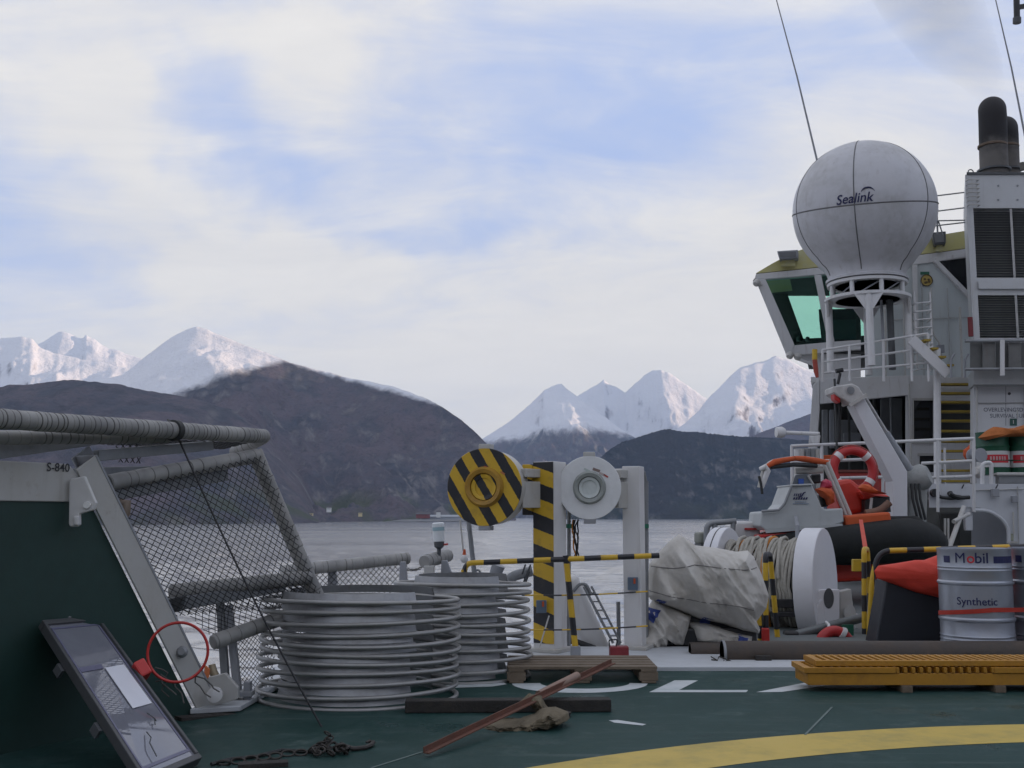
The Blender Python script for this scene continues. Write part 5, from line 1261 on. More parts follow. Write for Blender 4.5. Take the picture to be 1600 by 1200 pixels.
def build_davit():
    D = 16.6
    t = thing('boat_davit', 'white bent davit crane arm standing over the rescue boat', 'davit', P(1406, 860, D))
    ARM = mat('davit_white', (.60, .61, .63), .42, dirt=.2, dcol=(.42, .41, .40), scale=1.5, streak=.12)
    m = MB(); m.slab([(1333, 632), (1350, 621), (1418, 737), (1418.5, 830), (1395, 830), (1394.5, 752)], D, .34); m.build('arm', ARM, t, bevel=.015)
    m = MB(); m.slab([(1301, 604), (1332, 599), (1342, 604), (1351, 618), (1331, 632), (1314, 622), (1302, 613)], D - .06, .44); hd = m.build('head', mat('davit_head', (.50, .49, .47), .5, dirt=.4, scale=3, rust=.25), t, bevel=.02)
    m = MB(); m.lathe([(0, 0), (.05, 0), (.06, .012), (0, .014)], P(1329, 610, D - .07), (0, -1, 0), 18); m.build('sheave_pin', GALVD, hd, smooth=True)
    m = MB(); m.beam(P(1327, 634, D - .05), P(1354, 617, D - .05), .05, .06, (0, 1, 0)); m.build('collar', OFFW, t)
    m = MB(); m.slab([(1303, 612), (1314, 618), (1313, 630), (1304, 624)], D - .02, .2); m.build('red_hook_block', REDP, t, bevel=.02)
    m = MB(); m.tube([P(1304, 592, D + .3), P(1306, 640, D + .2), P(1308, 716, D)], .018, 6); m.build('fall_wire', BLACK, t)
    m = MB(); m.tube([P(1312, 625, D + .2), P(1311, 690, D + .2)], .03, 8); m.build('fall_wire', BLACK, t)
    m = MB(); m.tube([P(1352, 622, D + .25), P(1400, 700, D + .25)], .03, 10); m.build('piston_rod', STEEL, t, smooth=True)
    m = MB(); m.tube([P(1384, 676, D + .25), P(1428, 742, D + .25)], .055, 14); m.build('cylinder', GREYP, t, smooth=True)
    MEC = mat('machinery_grey', (.30, .31, .30), .5, dirt=.5, scale=4, rust=.15)
    m = MB(); m.lathe([(0, -.2), (.17, -.2), (.20, -.1), (.20, .12), (.14, .2), (0, .2)], P(1432, 748, D + .3), (.8, -.5, .3), 24); m.build('winch_motor', MEC, t, smooth=True)
    m = MB(); m.slab([(1420, 760), (1444, 752), (1450, 770), (1448, 840), (1420, 840)], D + .2, .35); m.build('winch_frame', MEC, t, bevel=.03)
    for x in (1432, 1438, 1426):
        m = MB(); m.tube([P(x - 2, 756, D + .1), P(x, 780, D + .02), P(x + 8, 812, D + .05)], .02, 8); m.build('hydraulic_hose', BLACK, t, smooth=True)
    m = MB(); m.tube(round_path([P(1484, 771, D + .6), P(1497, 778, D + .6), P(1515, 777, D + .6)], .2), .03, 8); 
    m.build('exhaust_hose', BLACK, t, smooth=True)
    m = MB(); m.tube([P(1406, 829, D + .17), V(P(1406, 829, D).x, D + .17, 0)], .16, 20); m.build('pedestal', ARM, t, smooth=True)
    ring_buoy('red lifebuoy with white bands hung on the upper ship rail', P(1333, 735, 16.4), (.05, -1, .05), .30, .068)
build_davit()
# ------------------------------------------------------------------ deckhouse
SHIP_K = .30
def level(x0, x1, y0, y1, z0, z1, k=None):
    k = SHIP_K if k is None else k; s = (y1 - y0) * k
    return MB().prism([V(x0, y0, z0), V(x1, y0, z0), V(x1 + s, y1, z0), V(x0 + s, y1, z0)], (0, 0, z1 - z0))
DARKIN = mat('shaded_interior', (.05, .052, .05), .8, dirt=.4, scale=1.5)  # shade of the unlit interiors is put into this dark colour
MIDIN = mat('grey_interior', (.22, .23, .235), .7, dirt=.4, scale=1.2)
DGLASS = mat('dark_window', (.012, .014, .016), .08, dirt=.1, bump=0, spec=.6)
TREAD = mat('tread_yellow', (.34, .24, .03), .7, dirt=.5, dcol=(.16, .12, .04), scale=6)
def build_deckhouse():
    D = 24.0
    t = thing('deckhouse', 'white ship deckhouse with a dark open bay and yellow stair', 'deckhouse', P(1420, 760, D))
    z_up = P(1400, 588, D).z; z_bd = P(1500, 756, 19.0).z
    m = MB(); m.slab([(1281, 592), (1420, 586.5), (1420, 617), (1281, 631)], D - .1, .12); m.build('fascia', WHITE2, t, bevel=.01)
    m = MB(); m.slab([(1270, 602), (1280.5, 592), (1280.5, 640), (1276, 700), (1274, 760), (1260, 760), (1263, 700)], D - .12, .5); m.build('corner_post', WHITE2, t, bevel=.01)
    x0, x1 = P(1268, 600, D).x, P(1760, 600, D).x
    m = level(x0, x1, D + .05, D + 5.9, z_up - .11, z_up - .01); m.build('upper_deck', WHITE2, t)
    m = level(x0 - 1.2, x1, D - 3.9, D + 5.9, z_bd - .11, z_bd - .01); m.build('boat_deck', GREYP, t)
    # bay interior
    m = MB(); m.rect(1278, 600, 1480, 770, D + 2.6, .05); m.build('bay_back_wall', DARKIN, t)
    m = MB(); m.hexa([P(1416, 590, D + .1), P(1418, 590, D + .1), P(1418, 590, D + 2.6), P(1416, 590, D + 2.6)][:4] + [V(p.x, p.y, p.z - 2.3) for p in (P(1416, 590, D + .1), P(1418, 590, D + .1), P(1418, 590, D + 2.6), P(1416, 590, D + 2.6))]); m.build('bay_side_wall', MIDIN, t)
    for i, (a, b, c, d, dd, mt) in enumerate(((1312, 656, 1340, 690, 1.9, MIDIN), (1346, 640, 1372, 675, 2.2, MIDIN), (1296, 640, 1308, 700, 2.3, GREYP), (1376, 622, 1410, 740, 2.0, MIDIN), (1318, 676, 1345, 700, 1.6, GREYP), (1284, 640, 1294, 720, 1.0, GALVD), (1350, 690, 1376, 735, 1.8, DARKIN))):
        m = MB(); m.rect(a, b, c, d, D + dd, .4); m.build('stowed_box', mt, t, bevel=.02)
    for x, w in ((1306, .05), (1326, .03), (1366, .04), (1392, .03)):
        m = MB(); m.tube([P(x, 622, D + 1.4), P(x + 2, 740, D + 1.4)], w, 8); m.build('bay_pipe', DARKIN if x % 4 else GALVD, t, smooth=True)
    # wall with window and hatch
    WL = [(1415, 586.5, 1466, 625), (1415, 625, 1428, 690), (1458, 625, 1466, 690), (1415, 690, 1466, 712), (1415, 712, 1437, 738), (1460, 712, 1466, 738), (1415, 738, 1466, 770)]
    m = MB()
    for r_ in WL: m.rect(*r_, D, .1)
    m.build('bulkhead', WHITE2, t)
    m = MB(); m.rect(1428, 625, 1458, 690, D + .07, .02); w = m.build('window', DGLASS, t)
    for r_ in ((1425, 622, 1461, 625.5), (1425, 690, 1461, 693.5), (1425, 625.6, 1428, 689.9), (1458, 625.6, 1461, 689.9)):
        m = MB(); m.rect(*r_, D - .03, .06); m.build('window_frame', OFFW, w)
    m = MB(); m.rect(1437, 712, 1460, 738, D + .08, .02); h = m.build('hatch', BLACKP, t)
    m = MB(); m.rect(1434, 708, 1462, 712, D - .05, .08); m.build('hatch_hood', OFFW, h)
    # stair
    st = MB(); st.beam(P(1464, 592, D - .15), P(1464.5, 760, D - 2.3), .07, .22); st.build('stair_stringer', WHITE2, t, bevel=.008)
    st = MB(); st.beam(P(1520, 592, D - .15), P(1521, 760, D - 2.3), .07, .22); st.build('stair_stringer', WHITE2, t, bevel=.008)
    ys = [601, 615, 629, 643.5, 658, 674, 690, 705, 720, 735.5, 752]
    for k, y in enumerate(ys):
        u = k / 10; dd = D - .25 - 1.95 * u; m = MB(); m.beam(P(1467, y, dd), P(1519, y, dd), .24, .045); m.build('stair_tread', TREAD, t, bevel=.005)
    m = MB(); m.rect(1467, 590, 1522, 626, D + .02, .08); m.build('stair_back_wall', WHITE2, t); m = MB(); m.rect(1467, 691, 1522, 770, D + .02, .08); m.build('stair_back_wall', WHITE2, t)
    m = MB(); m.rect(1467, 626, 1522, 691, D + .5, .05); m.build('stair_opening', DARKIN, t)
    m = MB(); m.tube([P(1464, 545, D - 2.2), P(1465, 760, D - 2.35)], .07, 12); m.build('stair_post', WHITE2, t, smooth=True)
    for yy in ((615, 760),):
        m = MB(); m.tube([P(1476, 700, D - 2.2), P(1476.5, 758, D - 2.3)], .025, 8); m.build('stair_handrail', WHITE2, t)
    # suit locker wall
    Dl = 21.6
    m = MB(); m.rect(1521.5, 601, 1800, 775, Dl, .6); lk = m.build('locker_wall', mat('locker_white', (.56, .57, .58), .5, dirt=.15, dcol=(.42, .42, .4), scale=.8, streak=.1), t, bevel=.01)
    for y, txt, sz in ((640.5, 'OVERLEVINGSDRAKTER', .112), (650, 'SURVIVAL SUITS', .112)):
        vs, fs = text_mb(txt, sz, 0, .006); xl = min(v.x for v in vs); a = P(1537 if y < 645 else 1547, y, Dl - .004); m = MB(); m.add([a + V(v.x - xl, 0, v.y) for v in vs], fs); m.build('lettering', mat('grey_lettering', (.13, .14, .17), .6), lk)
    m = MB(); m.rect(1578, 654, 1589, 665, Dl - .012, .01); gs = m.build('green_sign', mat('sign_green', (.03, .09, .07), .5), lk)
    vs, fs = text_mb('1', .10, 0, .02); m = MB(); a = P(1583.5, 659.5, Dl - .016); m.add([a + V(v.x, 0, v.y) for v in vs], fs); m.build('sign_number', WHITE2, gs)
    m = MB(); m.lathe([(0, 0), (.03, 0), (.025, .02), (0, .022)], P(1577, 615, Dl - .001), (0, -1, 0), 14); m.build('bolt', DGREY, lk)
    m = MB(); m.rect(1571, 603, 1572, 665, Dl - .004, .004); m.build('panel_joint', GREYP, lk)
    # lower bulkhead with the arched doorway
    Db = 19.0; LB = mat('bulkhead_white', (.50, .515, .54), .5, dirt=.2, dcol=(.38, .38, .38), scale=1, streak=.15)
    m = MB(); m.rect(1452, 756, 1800, 793, Db, .1); m.rect(1575, 793, 1800, 1010, Db, .1)
    m.slab([(1530, 793), (1575, 793), (1575, 822), (1567, 812), (1548, 800)], Db, .1); lb = m.build('lower_bulkhead', LB, t)
    m = MB(); m.slab([(1507, 793), (1520, 793), (1520, 829), (1509, 829)], Db + .02, .3); m.build('doorway_pillar', LB, t, bevel=.01)
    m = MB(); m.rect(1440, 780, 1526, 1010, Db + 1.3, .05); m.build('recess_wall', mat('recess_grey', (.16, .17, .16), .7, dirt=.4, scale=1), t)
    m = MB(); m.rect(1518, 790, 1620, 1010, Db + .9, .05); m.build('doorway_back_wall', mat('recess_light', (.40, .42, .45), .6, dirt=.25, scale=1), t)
    arch = round_path([P(1518, 797, Db - .02), P(1545, 798, Db - .02), P(1566, 811, Db - .02), P(1576, 826, Db - .02), P(1577, 1000, Db - .02)], .3)
    m = MB(); m.tube(arch, .035, 8); m.build('doorway_rim', LB, lb, smooth=True)
    m = MB(); m.tube([P(1481, 862, 17.6), P(1506, 792, 18.2)], .04, 10); m.tube([P(1490, 815, 17.9), P(1514, 803, 18.2)], .035, 10); m.build('recess_brace', OFFW, t, smooth=True)
    for x in (1476.5, 1481.5):
        m = MB(); m.tube([P(x, 810, 16.9), P(x, 875, 16.9)], .018, 8); m.build('recess_post', OFFW, t, smooth=True)
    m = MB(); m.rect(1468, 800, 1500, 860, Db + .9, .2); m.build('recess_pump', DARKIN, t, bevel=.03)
    m = MB(); m.rect(1574.5, 834, 1584, 845, Db - .03, .03); m.build('junction_box', mat('box_beige', (.32, .33, .25), .6), lb, bevel=.01)
    m = MB(); m.rect(1573, 846, 1590, 849, Db - .06, .06); m.build('step_plate', OFFW, lb)
    m = MB(); m.tube(round_path([P(1484, 770, Db - .06), P(1486, 774, Db - .10), P(1494, 777, Db - .1), P(1508, 778, Db - .06)], .1), [.05] + [.045] * 14 + [.03], 10); m.build('black_hose', BLACK, lb, smooth=True)
    m = MB(); m.lathe([(0, 0), (.07, 0), (.07, .1), (0, .1)], P(1462, 770, Db - .1), (0, 1, 0), 18); m.build('hose_end', BLACK, lb, smooth=True)
    m = MB(); m.tube(round_path([P(1463, 772, Db - .1), P(1470, 777, Db - .1), P(1486, 779, Db - .1), P(1506, 777, Db - .06)], .2), .03, 8); m.build('black_hose', BLACK, lb, smooth=True)
    for x in (1503, 1556):
        m = MB(); m.tube([P(x, 763, Db - .02), P(x + 3, 757, Db - .08)], .012, 6); m.build('hook', DGREY, lb)
    # corrugated screen under the casing
    Dc = 20.9
    for k in range(10):
        x = 1516 + k * 20; m = MB(); m.rect(x, 535, x + 19.3, 575, Dc + (.0 if k % 2 else .07), .05); m.build('screen_panel', mat('screen_grey_%d' % (k % 2), (.155, .155, .15) if k % 2 else (.11, .112, .108), .6, dirt=.4, scale=2, streak=.3), t)
    for y in (533, 577):
        m = MB(); m.tube([P(1508, y, Dc - .05), P(1760, y - 2, Dc - .05)], .03, 8); m.build('screen_rail', GALVD, t, smooth=True)
    m = MB(); m.rect(1563, 531, 1570, 587, Dc - .12, .07); m.build('screen_post', WHITE2, t, bevel=.006)
    m = MB(); m.rect(1521.5, 578, 1800, 600.5, Dl - .35, .9); m.build('screen_soffit', mat('soffit_shade_grey', (.36, .37, .37), .6, dirt=.3, scale=1), t)  # shade along the wall's top is put into this grey
build_deckhouse()

def build_casing():
    D = 21.8; KC = .40
    t = thing('funnel_casing', 'white funnel casing with two dark louvre panels', 'funnel casing', P(1560, 580, D))
    xl = P(1508, 272, D).x; xr = xl + 3.2
    def X(px, py): return P(px, py, D).x
    def zc(py): return P(1550, py, D).z
    CW = mat('casing_white', (.50, .51, .52), .5, dirt=.25, dcol=(.36, .35, .33), scale=1.2, streak=.2, rust=.05)
    def rc(x0, x1, y0, y1, d, th, name, mt, par): m = MB(); m.hexa([V(x0, D + d, zc(y1)), V(x1, D + d, zc(y1)), V(x1 + KC * th, D + d + th, zc(y1)), V(x0 + KC * th, D + d + th, zc(y1)), V(x0, D + d, zc(y0)), V(x1, D + d, zc(y0)), V(x1 + KC * th, D + d + th, zc(y0)), V(x0 + KC * th, D + d + th, zc(y0))]); return m.build(name, mt, par)
    rc(xl, xr, 273, 325, 0, 3.0, 'top_box', CW, t)
    rc(xl + .02, xr, 269.5, 273, -.03, 3.05, 'top_edge', DGREY, t)
    rc(xl, xl + .13, 325, 590, 0, 3.0, 'side_wall', CW, t)
    rc(xl + .13, xr, 434, 461, 0, .3, 'middle_band', CW, t)
    rc(xl + .13, xr, 440, 452, -.06, .06, 'band_ledge', CW, t)
    rc(xl + .13, xr, 528, 592, .02, .3, 'bottom_band', CW, t)
    LV = mat('louvre_grey', (.42, .42, .41), .5, dirt=.4, dcol=(.05, .05, .05), scale=3, streak=.2)
    for y0, y1, n in ((326, 434, 27), (461, 528, 18)):
        bk = rc(xl + .13, xr, y0, y1, .22, .03, 'louvre_backing', GREYP, t)
        z0, z1 = zc(y1), zc(y0); proto = None
        for k in range(n):
            z = z0 + (z1 - z0) * (k + .5) / n
            if proto is None:
                m = MB(); h = (z1 - z0) / n; m.hexa([V(xl + .13, D + .02, z - h * .45), V(xr, D + .02, z - h * .45), V(xr, D + .03, z - h * .35), V(xl + .13, D + .03, z - h * .35), V(xl + .13, D + .17, z + h * .4), V(xr, D + .17, z + h * .4), V(xr, D + .18, z + h * .5), V(xl + .13, D + .18, z + h * .5)]); proto = m.build('louvre_slat', LV, t); zp = z
            else: copy_to(proto, t, (0, 0, z - zp))
        rc(xl + .13 + .75, xl + .13 + .80, y0, y1, .005, .02, 'louvre_mullion', LV, t)
    m = MB(); m.torus(P(1517, 270, D + .3), (.3, -1, 0), .07, .012, 16, 6); m.build('lifting_eye', DGREY, t)
    m = MB(); m.tube([V(xl - .06, D - .02, zc(496)), V(xl - .06, D - .02, zc(526))], .05, 12); m.build('fire_bottle', mat('dark_red', (.18, .02, .025), .5), t, smooth=True)
    # exhausts
    EX = bpy.data.materials.new('sooty_pipe'); EX.use_nodes = True; n_ = NT(EX.node_tree); b = n_.n['Principled BSDF']
    co = n_.new('ShaderNodeTexCoord').outputs['Object']; z = n_.xyz(co)[2]; nz = n_.noise(co, 2.2, 6, .65)
    f = n_.ramp(n_.m('ADD', z, n_.m('MULTIPLY', n_.m('SUBTRACT', nz, .5), 1.2)), .15, .85)
    n_.l.new(n_.mix(f, (.13, .12, .11), (.012, .011, .013)), b.inputs['Base Color']); b.inputs['Roughness'].default_value = .75
    for px, ytop, D2, lab, r in ((1553, 184, 23.3, 'taller sooty black exhaust pipe with a rounded elbow, on the casing', .295), (1574, 212, 24.1, 'shorter sooty exhaust pipe behind the taller one', .265)):
        p = P(px, 268, D2); top = P(px - 2, ytop, D2); e = thing('exhaust_pipe', lab, 'exhaust pipe', p, 'exhaust pipes on the casing')
        pts = [p - V(0, 0, .1), p.lerp(top, .5), top]
        for k in range(1, 8): a = R(90) * k / 7; pts.append(top + V(.18 * (1 - math.cos(a)), .40 * (1 - math.cos(a)), .30 * math.sin(a)))
        pts.append(pts[-1] + V(.11, .25, 0)); m = MB(); m.tube(pts, [r] * len(pts), 26, caps=False); m.build('elbow_pipe', EX, e, smooth=True)
        m = MB(); m.lathe([(r * 1.01, 0), (r * 1.06, .01), (r * 1.06, .05), (r * 1.01, .06)], p + V(0, 0, .55), (0, 0, 1), 26); m.build('flange', mat('heat_brown', (.14, .10, .07), .7, dirt=.5), e, smooth=True)
        m = MB(); m.lathe([(r * 1.0, 0), (r * 1.2, .0), (r * 1.2, .04), (r * 1.0, .05)], p, (0, 0, 1), 26); m.build('collar', DGREY, e, smooth=True)
    e = thing('exhaust_pipe', 'small dark pipe stub at the picture edge on the casing top', 'exhaust pipe', P(1597, 266, 22.5))
    m = MB(); m.tube([P(1598, 266, 22.5), P(1597, 254, 22.5)], .05, 12); m.build('elbow_pipe', EX, e)
build_casing()

# ------------------------------------------------------------------ radome on its tower
def build_radome():
    D = 22.2; c = P(1350, 330, D); px = D / (F * .975); Rr = 108.5 * px
    t = thing('satellite_radome', 'big white satellite dome with dark seams and blue lettering', 'radome', V(c.x, D, P(1350, 441, D).z))
    RW = mat('radome_white', (.50, .50, .52), .40, dirt=.6, dcol=(.33, .325, .315), scale=1.3, streak=.22, bump=.02)
    zb = P(1350, 441, D).z - c.z; prof = []
    a_end = math.pi - math.asin(79 / 111)
    for k in range(0, 41):
        a = a_end * k / 40; prof.append((Rr * math.sin(a), Rr * math.cos(a)))
    rn = 58 * px; prof += [(70 * px, -86 * px), (64.5 * px, -91 * px), (60.5 * px, -97 * px), (58 * px, -104 * px), (58 * px, zb + .07), (rn * 1.06, zb + .05), (rn * 1.06, zb), (0, zb)]
    m = MB(); m.lathe(prof[1:], c, (0, 0, 1), 72); m.add([c + V(0, 0, Rr)], []); dm = m.build('dome', RW, t, smooth=True, angle=35)
    m = MB(); m.lathe([(0, Rr * 1.0), (prof[1][0] * 1.02, prof[1][1] - .0005)], c, (0, 0, 1), 24); m.build('dome_cap', RW, t, smooth=True)
    SM = mat('seam_dark', (.13, .13, .13), .6, dirt=.4, scale=3)
    ez = .02; m = MB(); m.torus(c + V(0, 0, ez), (-.06, -.17, 1), math.sqrt(Rr * Rr - ez * ez) - .004, .017, 96, 6); m.build('seam', SM, dm, smooth=True)
    toC = math.atan2(-c.y, -c.x)
    for deg in (-7, 57, -67, 117, 177, -127):
        a = toC + R(deg); d = V(math.cos(a), math.sin(a), 0); pts = []
        for k in range(40):
            b = .06 + (a_end - .06) * k / 39; pts.append(c + d * (Rr - .004) * math.sin(b) + V(0, 0, (Rr - .004) * math.cos(b)))
        pts += [c + d * (r_ - .004) + V(0, 0, h_) for r_, h_ in prof[41:45]]
        m = MB(); m.tube(pts, .014, 6); m.build('seam', SM, dm, smooth=True)
    # lettering wrapped on the dome
    def onto(x, y, az0, z0, lift=.012):
        a = toC + az0 + x / Rr; zz = z0 + y; b = math.acos(max(-1, min(1, zz / Rr))); rr = (Rr + lift); return c + V(math.cos(a) * math.sin(b), math.sin(a) * math.sin(b), math.cos(b)) * rr
    az0 = math.asin((1336 - 1350) / 111); vs, fs = text_mb('Sealink', .27, .22, .012)
    m = MB(); m.add([onto(v.x * .94, v.y, az0, -.115) for v in vs], fs); m.build('lettering', NAVY, dm)
    sw = []
    for k in range(17):
        u = k / 16; a = R(165) - R(150) * u; sw.append(onto(.27 + .13 * math.cos(a), .07 + .11 * math.sin(a), az0, -.10, .014))
    m = MB(); m.tube(sw, [.004 + .012 * math.sin(math.pi * min(1, k / 16 * 1.1)) for k in range(17)], 5); m.build('swoosh', NAVY, dm)
    # tower
    t = thing('radome_tower', 'white lattice tower of posts and ring platforms under the radome', 'tower', V(c.x, D, P(1350, 592, D).z))
    zt = P(1350, 442, D).z; zm = P(1350, 468, D).z; zbs = P(1350, 592, 24).z - .05
    def ring(z, r, w, name): m = MB(); m.lathe([(r - w, z - .03), (r, z - .03), (r, z + .03), (r - w, z + .03), (r - w, z - .03)], V(c.x, c.y, 0), (0, 0, 1), 48); return m.build(name, WHITE2, t)
    ring(zt - .04, .80, .16, 'top_ring'); ring(zm, .86, .22, 'platform_ring')
    for k in range(8):
        a = toC + R(22 + 45 * k); r = .74; m = MB(); m.tube([V(c.x + r * math.cos(a), c.y + r * math.sin(a), zt), V(c.x + r * math.cos(a), c.y + r * math.sin(a), zm)], .045, 10); m.build('short_post', WHITE2, t, smooth=True)
    for k in range(4):
        a = toC + R(2 + 90 * k); r = .78; q = V(c.x + r * math.cos(a), c.y + r * math.sin(a), 0); m = MB(); m.tube([q + V(0, 0, zm), q + V(0, 0, zbs)], .075, 12); m.build('leg', WHITE2, t, smooth=True)
        d = V(math.cos(a), math.sin(a), 0); tg = V(-d.y, d.x, 0); m = MB(); p = q + V(0, 0, zm - .02); m.prism([p - tg * .28, p + tg * .28, p + tg * .08 - V(0, 0, .32), p - tg * .08 - V(0, 0, .32)], d * .04); m.build('gusset', WHITE2, t)
    m = MB(); m.tube([V(c.x + .42, c.y - .1, zm), V(c.x + .42, c.y - .1, zbs)], .07, 10); m.build('cable_trunk', DGREY, t, smooth=True)
    m = MB(); m.tube([V(c.x + .25, c.y - .1, zm), V(c.x + .25, c.y - .1, zbs)], .03, 8); m.build('cable_trunk', GREYP, t, smooth=True)
    for k in range(3):
        a0, a1 = R(200 + 40 * k), R(235 + 40 * k); m = MB(); m.tube([V(c.x + .7 * math.cos(a0), c.y + .7 * math.sin(a0), zm + .03), V(c.x + .7 * math.cos(a1), c.y + .7 * math.sin(a1), zt - .08)], .014, 6); m.build('brace', GREYP, t)
    for k in range(9):
        z = zm - .15 - k * .17; m = MB(); q = V(c.x + .98, c.y - .35, z); m.tube(round_path([q + V(-.12, .25, 0), q + V(-.12, 0, 0), q + V(.2, 0, .03), q + V(.2, .25, 0)], .04), .014, 6); m.build('ladder_rung', WHITE2, t, smooth=True)
    for dx in (.86, 1.18):
        m = MB(); m.tube([V(c.x + dx, c.y - .3, zm + .1), V(c.x + dx, c.y - .3, zbs)], .022, 8); m.build('ladder_rail', WHITE2, t, smooth=True)
    # guard rail round the tower foot
    t = thing('tower_guard_rail', 'white guard rail on the upper deck round the radome tower', 'guard rail', P(1360, 590, 21.6))
    Dr = 21.6
    rows = [((1284, 547), (1450, 521)), ((1284, 566), (1458, 543)), ((1284, 583), (1458, 566))]
    for (a, b) in rows:
        m = MB(); m.tube([P(*a, Dr + .5), P(*b, Dr)], .024, 8); m.build('rail', WHITE2, t, smooth=True)
    for x in (1285, 1327, 1380, 1424, 1450):
        u = (x - 1284) / 166; m = MB(); m.tube([P(x, 547 - 26 * u, Dr + .5 * (1 - u)), P(x + 1, 596, Dr + .5 * (1 - u))], .028, 8); m.build('rail_post', WHITE2, t, smooth=True)
    m = MB(); m.beam(P(1424, 530, Dr - .1), P(1482, 585, Dr - .1), .05, .22); m.build('stair_side', WHITE2, t, bevel=.01)
    for k in range(4):
        m = MB(); m.beam(P(1440 + 12 * k, 533 + 13 * k, Dr), P(1450 + 12 * k, 533 + 13 * k, Dr), .3, .04); m.build('stair_tread', TREAD, t)
    for x in (1486, 1508):
        m = MB(); m.tube([P(x, 590, Dr - .3), P(x, 562, Dr - .3), P(x + 5, 553, Dr - .3)], .022, 8); m.build('grab_post', GREYP, t, smooth=True)
    # lifebuoy light box and gear on that rail
    t = thing('yellow_marker', 'yellow and red float standing at the end of the upper guard rail', 'float', P(1274, 590, 21.9))
    m = MB(); m.tube([P(1273, 546, 21.9), P(1273, 562, 21.9)], .055, 12); m.build('yellow_part', YELLOWP, t, smooth=True)
    m = MB(); m.tube([P(1273, 562, 21.9), P(1275, 580, 21.9), P(1277, 590, 21.9)], [.05, .05, .03], 12); m.build('red_part', mat('float_red', (.35, .06, .04), .6), t, smooth=True)
    t = thing('swivel_lamp', 'small dark swivel lamp on the upper deck edge behind the davit', 'lamp', P(1308, 590, 21.7))
    m = MB(); m.tube([P(1309, 600, 21.7), P(1313, 583, 21.7)], .03, 8); m.build('stem', BLACKP, t); m = MB(); m.tube([P(1306, 580, 21.7), P(1317, 578, 21.7)], .045, 10); m.build('lamp_head', BLACKP, t, smooth=True)
build_radome()

